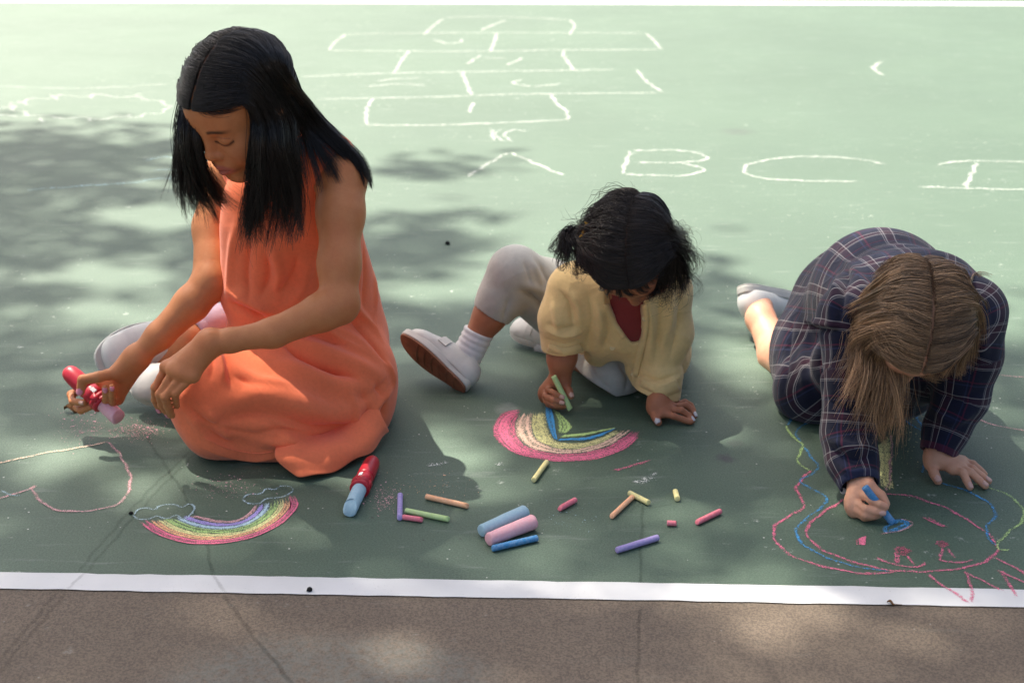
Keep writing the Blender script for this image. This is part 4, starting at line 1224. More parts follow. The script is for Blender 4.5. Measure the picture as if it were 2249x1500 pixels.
    F_([(405,880),(450,925),(520,950),(600,960)], .006, -.010); F_([(412,905),(450,955),(500,985)], .010, .007)
    F_([(600,700),(560,730),(540,760)], .007, -.008); F_([(700,690),(735,740),(800,775)], .007, .007)
    F_([(520,800),(560,830),(640,850)], .009, .006); F_([(510,820),(560,850),(620,868)], .006, -.009)
    F_([(640,850),(700,880),(760,885),(820,870)], .006, -.009); F_([(845,790),(862,820),(868,850)], .007, .006)
    F_([(560,905),(600,940),(610,990)], .006, -.009); F_([(660,935),(690,960),(690,995)], .006, -.008); F_([(620,930),(640,960),(648,995)], .008, .007)
    dv = sc.done(1)
    dress = mesh_obj('dress', dv, dq, M_dress, body)
    sc2 = Sculpt(dv, dq)
    # hem flap running from the skirt onto the ground in front
    top = [(606,985),(650,975),(715,955),(780,925),(828,895)]
    row0 = [sc2.hit(*p) for p in top]
    row0 = [(p if p is not None else G(*t, .05)) + (0, .012, .002) for p, t in zip(row0, top)]
    hem = [[(604,1004),(646,1004),(708,988),(790,955),(838,915)], [(626,1026),(660,1030),(722,1014),(802,978),(848,932)], [(655,1048),(676,1051),(738,1031),(812,992),(853,942)]]
    zz = [[.030,.034,.036,.04,.05],[.016,.018,.022,.026,.034],[.006,.006,.008,.010,.014]]
    rows = np.stack([smooth_path(row0, 22)] + [smooth_path([G(*p, z=z) for p, z in zip(r0, z0)], 22) for r0, z0 in zip(hem, zz)])
    grid = np.stack([smooth_path(rows[:, j], 12) for j in range(22)], 1)
    grid[..., 2] += .0035 * np.sin(np.arange(22) * .8)[None] * np.linspace(0, 1, 12)[:, None]
    V = grid.reshape(-1, 3); F = [(i * 22 + j, (i + 1) * 22 + j, (i + 1) * 22 + j + 1, i * 22 + j + 1) for i in range(11) for j in range(21)]
    h = mesh_obj('hem', V, F, M_dress, dress); md = h.modifiers.new('thickness', 'SOLIDIFY'); md.thickness = .003; md.offset = 1
    sb = h.modifiers.new('smooth', 'SUBSURF'); sb.levels = sb.render_levels = 1
    # stitched seams
    def piping(path, r=.0012, lift=.0010, name='seam'):
        P = [sc2.hit(*p) for p in smooth_path(np.array(path, float), 24)]
        P = [p for p in P if p is not None]
        if len(P) > 3:
            P = np.array(P) - np.array([unit(ray(*pix(p)[0])) for p in P]) * lift
            V, F = tube(smooth_path(P, 40), r, 6); mesh_obj(name, V, F, M_dress, dress)
    piping([(700,315),(694,360),(692,420),(695,490)])
    piping([(448,962),(500,985),(560,996),(600,992)], .0009, .0006)
    # ---- pants cuff, shoes
    M_cuff = mat_cloth('lilac_cotton', (0.58, 0.47, 0.55), .1)
    a0, a1 = Q(470, 708, 2.46), Q(440, 724, 2.445)
    V, F = tube(smooth_path([Q(505, 702, 2.50), a0, Q(452, 712, 2.452), a1], 12), [.036, .034, .034, .034, .034, .034, .033, .033, .033, .033, .032, .032], 26)
    cuff = mesh_obj('trouser_leg', V, F, M_cuff, body)
    V, F = tube([a0 * .35 + a1 * .65, a1 * 1.0, a1 + (a1 - a0) * .22], [.0345, .0352, .0345], 26); mesh_obj('turn_up', V, F, M_cuff, cuff)
    M_stripe = mat_cloth('grey_sock', (0.45, 0.45, 0.52), .15)
    sock(body, [Q(424, 742, 2.43), Q(404, 765, 2.43), Q(385, 790, 2.43)], [.029, .030, .031], M_stripe)
    mats = (M_shoe, M_rub, M_rub)
    shoe(body, Q(440, 722, 2.50), Q(216, 800, 2.40), (.30, -.80, .30), mats, .046, .064, False, .3)
    shoe(body, Q(450, 862, 2.34), Q(294, 846, 2.36), (-.05, -.55, .80), mats, .036, .054, False, .3)
    # ---- hair
    HC = (0.0085, 0.0068, 0.0062)
    M_hair = mat_hair('black_hair', .36, .55)
    def ex(S_, p):
        S_.cone(p(0, -.050, .0), p(.010, -.050, -.06), .050, .042, .03)
    hc = cap('hair', None, C, R, K, M_hair, body, HC, extra=ex)
    o_ = lambda sd, a, b, l=.006: on_skull(C, R, K, sd, a, b, l, sk)
    L_ = lambda b, *w: [o_(-1, 2.5, b, .0035), o_(-1, 16, b - 1, .006), o_(-1, 40, b - 3, .010), o_(-1, 60, b - 6, .013), hang(*w[0])] + [Q(*x) for x in w]
    R_g = lambda b, *w: [o_(1, 2.5, b, .0035), o_(1, 16, b - 1, .006), o_(1, 40, b - 4, .011), o_(1, 60, b - 8, .014), hang(*w[0])] + [Q(*x) for x in w]
    left = [L_(76, (424,305,2.115), (440,385,2.15), (478,440,2.17), (504,448,2.18)), L_(74, (422,308,2.118), (440,388,2.15), (478,440,2.17), (504,448,2.18)), L_(71, (420,310,2.12), (440,390,2.15), (478,440,2.17), (504,448,2.18)), L_(66, (416,300,2.125), (446,385,2.15), (478,440,2.17), (500,452,2.18)), L_(56, (410,310,2.13), (428,390,2.15), (452,440,2.16), (470,478,2.17)),
            L_(44, (404,320,2.14), (414,400,2.15), (430,450,2.16), (440,484,2.16)), L_(30, (400,320,2.16), (405,400,2.16), (410,450,2.16), (424,492,2.17)),
            L_(12, (402,320,2.18), (404,400,2.18), (412,450,2.18), (430,490,2.18)), L_(-15, (410,320,2.22), (420,400,2.21), (440,450,2.20), (470,470,2.19)),
            L_(-45, (430,330,2.26), (450,400,2.24), (480,440,2.22), (510,455,2.20))]
    right = [R_g(76, (560,318,2.083), (556,400,2.11), (544,480,2.12), (552,538,2.12)), R_g(74, (561,320,2.085), (558,400,2.11), (546,480,2.12), (552,538,2.12)), R_g(71, (562,320,2.085), (558,400,2.11), (546,480,2.12), (552,538,2.12)), R_g(66, (566,320,2.09), (562,400,2.11), (552,480,2.12), (556,542,2.12)), R_g(56, (580,325,2.095), (586,420,2.11), (588,490,2.115), (594,538,2.11)),
             R_g(44, (600,325,2.105), (612,420,2.12), (618,490,2.12), (622,538,2.11)), R_g(30, (622,325,2.12), (640,420,2.13), (646,480,2.13), (648,522,2.12)),
             R_g(14, (634,325,2.14), (648,410,2.14), (652,460,2.135), (650,512,2.13)), R_g(2, (645,325,2.17), (658,400,2.16), (660,450,2.15), (656,500,2.14))]
    bk = lambda b, *w: [o_(1, 1, b, .0035), o_(1, 22, b - 4, .007), o_(1, 46, b - 10, .010), o_(1, 66, b - 18, .012)] + [Q(*x) for x in w]
    back = [bk(2, (655,290,2.18), (660,340,2.17), (666,390,2.16), (667,435,2.155)), bk(-8, (676,265,2.21), (712,300,2.215), (762,340,2.21), (800,390,2.205)),
            bk(-20, (696,258,2.215), (748,312,2.215), (797,366,2.21), (815,424,2.205)), bk(-34, (696,256,2.235), (748,306,2.235), (798,356,2.23), (812,410,2.22)),
            bk(-50, (694,262,2.27), (735,318,2.26), (775,355,2.245), (800,392,2.235)), bk(-68, (690,268,2.28), (725,325,2.265), (755,352,2.245), (778,372,2.235))]
    strands('hair_strand', [dict(guides=g_, share=.7, even=.12, clump=.3, jit=(.0015, .003), per=14, wave=(.001, 5), cut=.97) for g_ in cover(C, R, K, 0, sk=sk)] +
                    [dict(guides=left, share=1.4, even=.12, clump=.85, jit=(.003, .010), per=34, wave=(.014, 8), wpow=2.4, cut=.74, spread=.2),
                     dict(guides=right, share=1.8, even=.12, clump=.85, jit=(.003, .011), per=34, wave=(.016, 8), wpow=2.4, cut=.74, spread=.2),
                     dict(guides=back, share=1.6, even=.12, clump=.7, jit=(.003, .007), per=22, wave=(.002, 5), wpow=2, spread=.2),
                     dict(guides=[[o_(-1, a, 74, .003), o_(-1, a + 12, 80, .006), o_(-1, a + 30, 80, .006)] for a in (4, 20, 38)], share=.03, clump=.0, jit=(.002, .004), per=1, thick=.6, cut=.3),
                     dict(guides=[[o_(1, a, 74, .003), o_(1, a + 12, 80, .006), o_(1, a + 30, 80, .006)] for a in (4, 20, 38)], share=.04, clump=.0, jit=(.002, .004), per=1, thick=.6, cut=.3),
                     dict(guides=[left[0], left[3]], share=.05, clump=.1, jit=(.003, .020), wave=(.010, 8), wpow=2, per=1, cut=.9, thick=.7),
                     dict(guides=[[o_(-1,60,30),Q(398,260,2.16),Q(385,350,2.16),Q(368,400,2.16),Q(342,460,2.16)], [o_(-1,60,20),Q(400,280,2.15),Q(392,370,2.16),Q(388,430,2.16)]], share=.008, clump=.0, jit=(.002, .006), per=1, thick=.7),
                     dict(guides=[right[1], right[4]], share=.05, clump=.1, jit=(.003, .016), wave=(.01, 8), wpow=2, per=1, thick=.7)],
            M_hair, hc, HC, n=9600, seg=16, r=.00040, seed=4, var=.5)
    return body
girl_orange = person_orange()
holder(Q(146, 812, 2.262), Q(263, 920, 2.205), 'rose', 'red chalk holder with pink chalk held by the girl in orange', 0.4, .6, .30, .96)
# ================================================================ small child in the yellow shirt
def person_yellow():
    skin = mat_skin('skin_brown')
    SK = np.array((0.40, 0.165, 0.085))
    C = Q(1392, 548, 2.235); R = rot(math.radians(-10), math.radians(70), math.radians(12)); K = .86
    S = Sdf((-.24, 2.02, -.01), (.44, 2.84, .50), .0021)
    hip = Q(1372, 790, 2.62); chest = Q(1372, 660, 2.42); neck0 = Q(1385, 615, 2.36)
    S.chain([hip, chest, neck0], [.080, .075, .040], .03)
    S.cone(neck0, C + R @ np.array((0, -.03, -.04)), .034, .036, .02)
    shR, shL = Q(1262, 632, 2.38), Q(1464, 628, 2.38)
    S.cone(neck0, shR, .036, .034, .02); S.cone(neck0, shL, .036, .034, .02)
    add_head(S, C, R, K)
    # arm with the green chalk
    elR, wrR = Q(1240, 742, 2.385), Q(1230, 832, 2.380)
    S.chain([shR, elR, Q(1234, 785, 2.38), wrR], [.034, .0265, .0255, .0185], .012)
    hand = [[(1206,846,2.386),(1204,856,2.360),(1220,864,2.346),(1236,872,2.344)], [(1197,856,2.386),(1198,870,2.358),(1216,878,2.344),(1236,884,2.342)],
            [(1194,866,2.386),(1200,882,2.358),(1218,889,2.345),(1240,892,2.345)], [(1196,874,2.388),(1204,889,2.366),(1222,894,2.356),(1238,895,2.358)]]
    hr = [[Q(*p) for p in f] for f in hand]
    tR = [Q(1240, 846, 2.372), Q(1249, 857, 2.358), Q(1254, 870, 2.350)]
    add_hand(S, wrR, hr, .0053, .0044, .0088, .0160, tR, (.0068, .0058), .011)
    # propping arm, hand flat on the court
    elL, wrL = Q(1478, 742, 2.40), G(1444, 884, .030)
    S.chain([shL, elL, Q(1452, 820, 2.385), wrL], [.034, .0265, .0245, .0185], .012)
    z = .0075
    hl = [[G(1456, 908, .018), G(1480, 914, .016), G(1500, 921, .010), G(1516, 927, .0055)], [G(1466, 900, .021), G(1496, 901, .022), G(1512, 912, .013), G(1521, 924, .006)],
          [G(1474, 894, .021), G(1506, 889, .022), G(1520, 900, .014), G(1526, 914, .006)], [G(1476, 889, .018), G(1504, 882, .018), G(1517, 889, .012), G(1524, 900, .006)]]
    tL = [G(1434, 900, .019), G(1439, 915, .013), G(1446, 928, .007)]
    add_hand(S, wrL, hl, .0060, .0049, .0078, .0130, tL, (.0074, .0062), .012)
    # legs
    kneeR, ankR = Q(1132, 602, 2.52), Q(1042, 748, 2.50)
    S.chain([hip, kneeR, Q(1078, 690, 2.51), ankR], [.052, .034, .0290, .0240], .02)
    kneeL = Q(1330, 815, 2.47)
    S.chain([hip, kneeL + (0, .01, .008), Q(1230, 772, 2.66)], [.052, .034, .022], .02)
    v, q = S.mesh(); v = relax(v, q, 1, .4)
    colr = np.tile(SK, (len(v), 1))
    paint_head(v, colr, C, R, K, (0.34, 0.10, 0.09), (0.012, 0.008, 0.006))
    body = mesh_obj('person', v, q, skin, None, True, {'Col': colr})
    tag(body, 'small child in yellow shirt and grey trousers holding a green chalk', 'person', 'children drawing with chalk')
    sk = Skull(v, q, C)
    nail(body, tL[2], tL[1], (-.5, -.5, .8), .0066, M_nailw); nail(body, hl[1][3], hl[1][2], (.2, -.2, 1), .0053, M_nailw); nail(body, hl[2][3], hl[2][2], (.4, -.2, 1), .0053, M_nailw)
    nail(body, hr[0][3], hr[0][2], (-.2, -.9, .3), .0051, M_nailn); nail(body, hr[1][3], hr[1][2], (-.2, -.9, .2), .0051, M_nailn); nail(body, tR[2], tR[1], (.4, -.9, .2), .0063, M_nailn)
    # ---- trousers
    M_tr = mat_cloth('grey_melange', (0.46, 0.45, 0.40), .14, 900, .95, .2, .4, 9, .12)
    T = Sdf((-.14, 2.36, -.004), (.40, 2.86, .36), .0026)
    T.chain([hip + (0, 0, .01), Q(1200, 640, 2.58), kneeR], [.088, .058, .0440], .03)
    T.cone(hip + (0, 0, .005), kneeR, .078, .044, .03)
    T.chain([kneeR, Q(1102, 650, 2.512), Q(1076, 694, 2.508)], [.0440, .0410, .0375], .02)
    T.ell(Q(1126, 592, 2.505), (.039, .034, .035), None, .02)
    T.chain([hip + (.02, 0, .005), Q(1375, 812, 2.52), Q(1335, 822, 2.468)], [.088, .062, .054], .03)
    T.chain([Q(1330, 832, 2.466), Q(1290, 806, 2.54), Q(1225, 768, 2.66)], [.052, .044, .034], .02)
    T.ell(Q(1335, 845, 2.455), (.048, .030, .034), None, .02)
    dirc = unit(Q(1042, 748, 2.50) - kneeR)
    T.half(Q(1076, 690, 2.508), dirc)
    T.cone(Q(1080, 682, 2.508), Q(1064, 715, 2.505), .0345, .0345, .0, True)
    T.half((0, 0, .003), (0, 0, -1))
    tv, tq = T.mesh(); tv = relax(tv, tq, 2)
    sc = Sculpt(tv, tq); sc.wrinkle(.0008, 40, 8)
    def F_(p, w, d): sc.fold(p, w, d, .25, d < 0)
    F_([(1146,640),(1170,652),(1205,690)], .006, -.016); F_([(1150,625),(1190,640),(1225,670)], .008, .006)
    F_([(1150,575),(1160,600),(1165,630)], .006, -.006); F_([(1168,575),(1180,600),(1190,630)], .006, .005); F_([(1185,580),(1198,605),(1210,630)], .006, -.006); F_([(1120,650),(1110,690),(1106,712)], .006, -.006)
    F_([(1290,790),(1310,830),(1350,862)], .008, -.006); F_([(1360,800),(1380,830),(1372,860)], .008, -.006); F_([(1300,780),(1330,790),(1365,790)], .008, .005)
    tv = sc.done(1)
    tr = mesh_obj('trousers', tv, tq, M_tr, body)
    # ---- undershirt and shirt
    M_red = mat_cloth('dark_red_cotton', (0.23, 0.035, 0.032), .12)
    U = Sdf((.05, 2.22, .04), (.34, 2.72, .36), .003)
    U.chain([chest + (0, -.012, -.005), hip + (0, -.01, .04)], [.078, .082], .02); U.cone(neck0, chest, .050, .074, .02)
    uv_, uq = U.mesh(); mesh_obj('undershirt', relax(uv_, uq, 1), uq, M_red, body)
    M_y = mat_cloth('yellow_linen', (0.78, 0.56, 0.25), .08, 1100, .92, .2, .4, 10, .22)
    Y = Sdf((.0, 2.16, .02), (.42, 2.80, .42), .0022)
    Y.chain([neck0 + (0, .01, -.01), chest, Q(1385, 740, 2.54), Q(1400, 775, 2.60)], [.052, .094, .100, .096], .03)
    Y.cone(neck0, Q(1275, 640, 2.385), .046, .052, .03); Y.cone(neck0, Q(1456, 640, 2.385), .046, .050, .03)
    # sleeves
    Y.chain([Q(1262, 640, 2.38), Q(1240, 700, 2.375), Q(1236, 735, 2.382)], [.048, .043, .039], .02)
    Y.chain([Q(1236, 735, 2.382), Q(1238, 765, 2.382)], [.0395, .0400], .004)
    Y.chain([Q(1454, 640, 2.385), Q(1462, 730, 2.385), Q(1450, 800, 2.375)], [.048, .046, .036], .02)
    Y.chain([Q(1452, 822, 2.370), Q(1443, 858, 2.365)], [.0400, .0440], .003)
    # front panels hanging open
    Y.chain([Q(1310, 680, 2.36), Q(1318, 735, 2.40), Q(1310, 775, 2.43)], [.034, .032, .024], .02)
    Y.chain([Q(1440, 680, 2.36), Q(1424, 750, 2.385), Q(1400, 815, 2.395)], [.034, .032, .020], .02)
    Y.chain([Q(1446, 760, 2.45), Q(1450, 780, 2.50)], [.05, .055], .03)
    # opening
    Y.chain([Q(1372, 630, 2.30), Q(1374, 668, 2.312), Q(1380, 700, 2.322), Q(1393, 738, 2.345)], [.040, .034, .026, .012], .005, True)
    Y.chain([Q(1372, 680, 2.34), Q(1380, 760, 2.40), Q(1352, 800, 2.43)], [.014, .017, .024], .006, True)
    Y.cone(Q(1368, 655, 2.28), neck0 + (0, -.03, .03), .036, .045, .006, True)
    # cut the cuffs and hollow them
    cR = Q(1238, 772, 2.382); dR = unit(cR - Q(1236, 735, 2.382))
    Y.cone(cR + dR * .030, cR + dR * .06, .052, .05, .003, True); Y.cone(cR - dR * .014, cR + dR * .05, .034, .036, .002, True)
    cL = Q(1440, 862, 2.364); dL = unit(Q(1442, 858, 2.365) - Q(1456, 812, 2.370))
    Y.cone(cL + dL * .048, cL + dL * .08, .062, .06, .003, True); Y.cone(cL - dL * .012, cL + dL * .06, .036, .040, .002, True)
    yv, yq = Y.mesh(); yv = relax(yv, yq, 2)
    sc = Sculpt(yv, yq); sc.wrinkle(.0011, 34, 5)
    def F_(p, w, d): sc.fold(p, w, d, .25, d < 0)
    F_([(1228,640),(1250,670),(1262,720)], .007, -.009); F_([(1245,640),(1268,670),(1275,720)], .008, .007); F_([(1215,660),(1222,700),(1225,730)], .007, .006)
    F_([(1200,712),(1235,722),(1275,716)], .006, -.008); F_([(1202,726),(1240,738),(1278,730)], .004, .005); F_([(1200,745),(1240,756),(1278,745)], .0035, -.006)
    F_([(1290,650),(1300,700),(1290,760)], .007, -.007); F_([(1308,660),(1318,710),(1310,770)], .008, .006); F_([(1330,690),(1335,730),(1322,770)], .006, -.007)
    F_([(1420,650),(1432,720),(1425,790)], .008, .007); F_([(1405,700),(1412,760),(1400,820)], .006, -.006); F_([(1450,650),(1446,720),(1440,790)], .007, -.009)
    F_([(1475,650),(1470,710),(1450,770)], .008, .006); F_([(1492,660),(1490,720),(1470,790)], .007, -.007)
    F_([(1402,822),(1445,836),(1488,822)], .004, -.008); F_([(1400,832),(1445,846),(1490,830)], .005, .006)
    yv = sc.done(1)
    shirt = mesh_obj('shirt', yv, yq, M_y, body)
    sc = Sculpt(yv, yq)
    M_bt = mat_plain('yellow_button', (0.66, 0.50, 0.24), .4, .4)
    def strip(path, wpx, name, lift=.0022):
        P2 = smooth_path(np.array(path, float), 18); T = np.gradient(P2, axis=0); T /= np.linalg.norm(T, axis=1, keepdims=True)
        V = []
        for p, t in zip(P2, T):
            for s_ in (-.5, 0, .5):
                h = sc.hit(p[0] - t[1] * wpx * s_, p[1] + t[0] * wpx * s_)
                V.append(h - unit(ray(*p)) * lift if h is not None else None)
        for i in range(len(V)):                                     # keep the strip on the cloth
            if V[i] is None: V[i] = next((V[j] for j in sorted(range(len(V)), key=lambda j: abs(j - i)) if V[j] is not None), np.zeros(3))
        ys = np.array([v[1] for v in V]); md_ = np.median(ys)
        V = [v if abs(v[1] - md_) < .09 else None for v in V]
        for i in range(len(V)):
            if V[i] is None: V[i] = next((V[j] for j in sorted(range(len(V)), key=lambda j: abs(j - i)) if V[j] is not None), np.zeros(3))
        F = [(3 * i + k, 3 * i + 3 + k, 3 * i + 4 + k, 3 * i + 1 + k) for i in range(17) for k in (0, 1)]
        o = mesh_obj(name, V, F, M_y, shirt); md = o.modifiers.new('thickness', 'SOLIDIFY'); md.thickness = .0022; md.offset = 0
        return o
    strip([(1414, 668), (1417, 715), (1408, 765), (1392, 826)], 15, 'placket')
    strip([(1332, 668), (1348, 705), (1372, 742)], 13, 'placket')
    strip([(1204, 762), (1240, 772), (1278, 762)], 17, 'cuff', .0012)
    strip([(1402, 846), (1444, 862), (1490, 846)], 26, 'cuff', .0012)
    for p in ((1416, 700), (1392, 822), (1345, 764)):
        h = sc.hit(*p)
        if h is not None:
            V, F = lathe([(.0045, 0), (.0052, .0006), (.0052, .0016), (.0044, .0022), (.0030, .0016)], 14)
            d_ = -unit(ray(*p)); W = V @ frame_of(d_).T + h
            mesh_obj('button', W, F, M_bt, shirt)
    # ---- socks and shoes
    sock(body, [Q(1052, 728, 2.503), Q(1042, 750, 2.500), Q(1026, 780, 2.495), Q(1012, 812, 2.487)], [.0285, .0285, .0290, .0300], M_sock)
    # right shoe rests on its heel, toe up, sole turned to the left
    heel = G(1022, 862, .006); toe = Q(884, 742, 2.52)
    ax = unit(toe - heel)
    upv = unit(Q(1046, 748, 2.50) - Q(975, 805, 2.47)) + np.array((.12, .40, 0))
    shoe(body, heel + (.0, .012, .004), toe, upv, (M_shoe, M_rub, M_tread), .036, .052, True, .5)
    # left shoe behind
    sock(body, [Q(1235, 765, 2.66), Q(1205, 752, 2.67), Q(1185, 748, 2.68)], [.027, .027, .026], M_sock)
    shoe(body, Q(1232, 764, 2.655), Q(1130, 722, 2.72), (.25, -.25, .9), (M_shoe, M_rub, M_rub), .034, .050, True, .5)
    # ---- hair
    HC = (0.020, 0.0135, 0.0105)
    M_hair = mat_hair('dark_hair', .36, .55)
    hc = cap('hair', None, C, R, K, M_hair, body, HC, part=.018)
    o_ = lambda sd, a, b, l=.006: on_skull(C, R, K, sd, a, b, l, sk)
    tie = o_(-1, 84, -4, .014)
    Lg = [[o_(-1, -13, b, .0035), o_(-1, 18, b * .95, .007), o_(-1, 52, b * .7, .009), o_(-1, 72, b * .35, .010), tie] for b in (66, 58, 48, 28, 8, -15, -40, -65)]
    Rg = []
    for b, e in ((68, (1440,650,2.195)), (66, (1448,646,2.197)), (62, (1455,640,2.20)), (54, (1475,634,2.205)), (42, (1492,618,2.215)), (26, (1505,598,2.225)), (8, (1512,570,2.24)), (-12, (1510,545,2.26)), (-35, (1500,520,2.28)), (-60, (1480,500,2.30))):
        Rg.append([o_(1, 14, b, .0035), o_(1, 32, b - 2, .008), o_(1, 54, b - 5, .011), o_(1, 76, b - 8, .013), Q(*e), Q(e[0] + 4, e[1] + 14, e[2] - .01), Q(e[0] - 12, e[1] + 26, e[2] - .012), Q(e[0] - 24, e[1] + 14, e[2] - .012)])
    fr = [[o_(sd, a, 66, .004), o_(sd, a + 4, 80, .007), o_(sd, a + 10, 92, .006)] for sd, a in ((-1, 50), (-1, 25), (-1, 4), (1, 6), (1, 28), (1, 50))]
    tail = [[tie + (.004, 0, 0), Q(1262, 505, 2.25), Q(x, y, yy), Q(x2, y2, yy), Q(x2 + 16, y2 + 14, yy - .01), Q(x2 + 26, y2 - 4, yy - .01)] for x, y, x2, y2, yy in ((1240,500,1226,540,2.24), (1236,525,1232,572,2.23), (1248,540,1250,590,2.22), (1258,550,1272,585,2.22))]
    curl = dict(per=14, clump=.8, cut=.6)
    strands('hair_strand', [dict(guides=g_, share=.5, even=.12, clump=.3, jit=(.0015, .003), per=14, wave=(.001, 5), cut=.9) for g_ in cover(C, R, K, 13, sk=sk, bs=(66, 60, 50, 35, 15, -10, -35, -60, -85, -110, -135, -155))] +
                    [dict(guides=Lg, share=1.5, even=.12, clump=.3, jit=(.002, .008), per=8, wave=(.006, 13), wpow=.6, helix=1.0, cut=.9),
                     dict(guides=Rg, share=1.6, even=.12, clump=.75, jit=(.002, .013), per=14, wave=(.007, 12), wpow=2.2, helix=1.0, cut=.6),
                     dict(guides=fr, share=.22, clump=.4, jit=(.002, .005), per=8, wave=(.002, 8), wpow=1.5, cut=.4),
                     dict(guides=tail, share=.42, wave=(.010, 9), wpow=.8, helix=1.0, jit=(.003, .012), **curl),
                     dict(guides=Rg[2:], share=.22, wave=(.013, 14), wpow=1.5, helix=1.0, jit=(.003, .016), per=1, clump=.1, thick=.7),
                     dict(guides=Lg[1:], share=.20, wave=(.010, 13), helix=1.0, jit=(.003, .012), per=1, clump=.0, thick=.7, lift=.012, cut=.5),
                     dict(guides=[[o_(-1,10,0),Q(1385,425,2.27),Q(1372,405,2.27),Q(1392,398,2.27)], [o_(1,5,10),Q(1400,430,2.26),Q(1420,436,2.26)], [o_(-1,40,0),Q(1310,455,2.27),Q(1285,450,2.27)]], share=.012, wave=(.004, 9), helix=1, jit=(.001, .006), per=1, clump=0),
                     dict(guides=[[o_(-1,30,-20),o_(-1,55,-25,.014),Q(1262,478,2.27),Q(1238,470,2.27)], tail[0]], share=.03, wave=(.006, 9), helix=1, jit=(.002, .014), per=1, clump=0, thick=.7)],
            M_hair, hc, HC, n=5200, seg=20, r=.00044, seed=9, var=.5)
    # claw clip
    M_clip = mat_plain('amber_clip', (0.75, 0.36, 0.02), .3, .5)
    base = Q(1285, 504, tie[1] - .030)
    X = Sdf(base - .025, base + .025, .0012)
    for s in (-1, 1):
        X.cone(base, base + np.array((.004 * s, -.002, .010 * s)), .0042, .0030, .002)
        for t in (-1, 0, 1): X.cone(base + np.array((.003 * s, -.002, .008 * s)), base + np.array((.004 * t + .004 * s, -.001, .012 * s)), .0022, .0016, .001)
    X.cone(base + (.005, -.003, .005), base + (.008, -.004, .008), .0028, .0028, .001)
    xv, xq = X.mesh(); mesh_obj('hair_clip', xv, xq, M_clip, body)
    return body
child_yellow = person_yellow()
def held_chalk(a, b, r, c, label, seed=0, wear=.4):
    a, b = np.asarray(a), np.asarray(b)
    V, F = stick_mesh(np.linalg.norm(b - a), r, 1.0, wear, seed)
    o = mesh_obj('chalk_stick', place(V, a, b, 1.0) - a, F, MC[c]); o.location = a
    return tag(o, label, 'chalk', 'chalk sticks held in hand')
held_chalk(Q(1253, 900, 2.345), Q(1216, 826, 2.350), .0050, 'green', 'pale green chalk stick held by the child in yellow', 21)
# ================================================================ child in the plaid dress
def mat_plaid():
    m = Mat('plaid_cotton', .9, .15)
    uv = m.attr('Plaid', 'Vector')
    sp = m.n('SeparateXYZ'); m.put(sp.inputs[0], uv)
    wob = m.math('MULTIPLY', m.math('SUBTRACT', m.noise(30, 2), .5), .0015)
    def lines(c, period, offs, half):
        """1 on lines at offs within each period, half wide (metres)"""
        x = m.math('ADD', c, wob)
        f = m.math('PINGPONG', m.math('ADD', m.math('SUBTRACT', x, offs), 50 * period), period / 2)
        return m.step(f, half * 1.5, half * .6)
    base = m.mix(m.step(m.noise(12, 3), .3, .7), (0.0070, 0.0088, 0.022), (0.012, 0.0145, 0.034))
    P = .064
    for i, c in enumerate((sp.outputs[0], sp.outputs[1])):
        base = m.mix(m.math('MULTIPLY', lines(c, P, 0, .0046), .32), base, (0.060, 0.013, 0.022))
        base = m.mix(m.math('MULTIPLY', lines(c, P, P / 2, .0012), .40), base, (0.13, 0.02, 0.045))
        base = m.mix(m.math('MULTIPLY', lines(c, P, P / 2 + .006, .0010), .22), base, (0.05, 0.07, 0.17))
        for o in (-.0058, .0058):
            base = m.mix(m.math('MULTIPLY', lines(c, P, o, .0007), .42 if i == 0 else .32), base, (0.50, 0.47, 0.46))
        base = m.mix(m.math('MULTIPLY', lines(c, P, .0085, .0005), .3), base, (0.40, 0.38, 0.38))
    m.color(base)
    m.b.inputs['Sheen Weight'].default_value = .15
    n1 = m.bump(m.noise(1300, 2), .25, .0006); n2 = m.bump(m.noise(70, 4), .15, .004, n1)
    c1 = m.math('ABSOLUTE', m.math('SUBTRACT', m.noise(8, 3, .5, dist=.6), .5))
    m.bump(m.math('POWER', m.math('SUBTRACT', 1.0, m.math('MULTIPLY', c1, 3.0, clamp=True)), 5.0), .25, .006, n2)
    return m.m
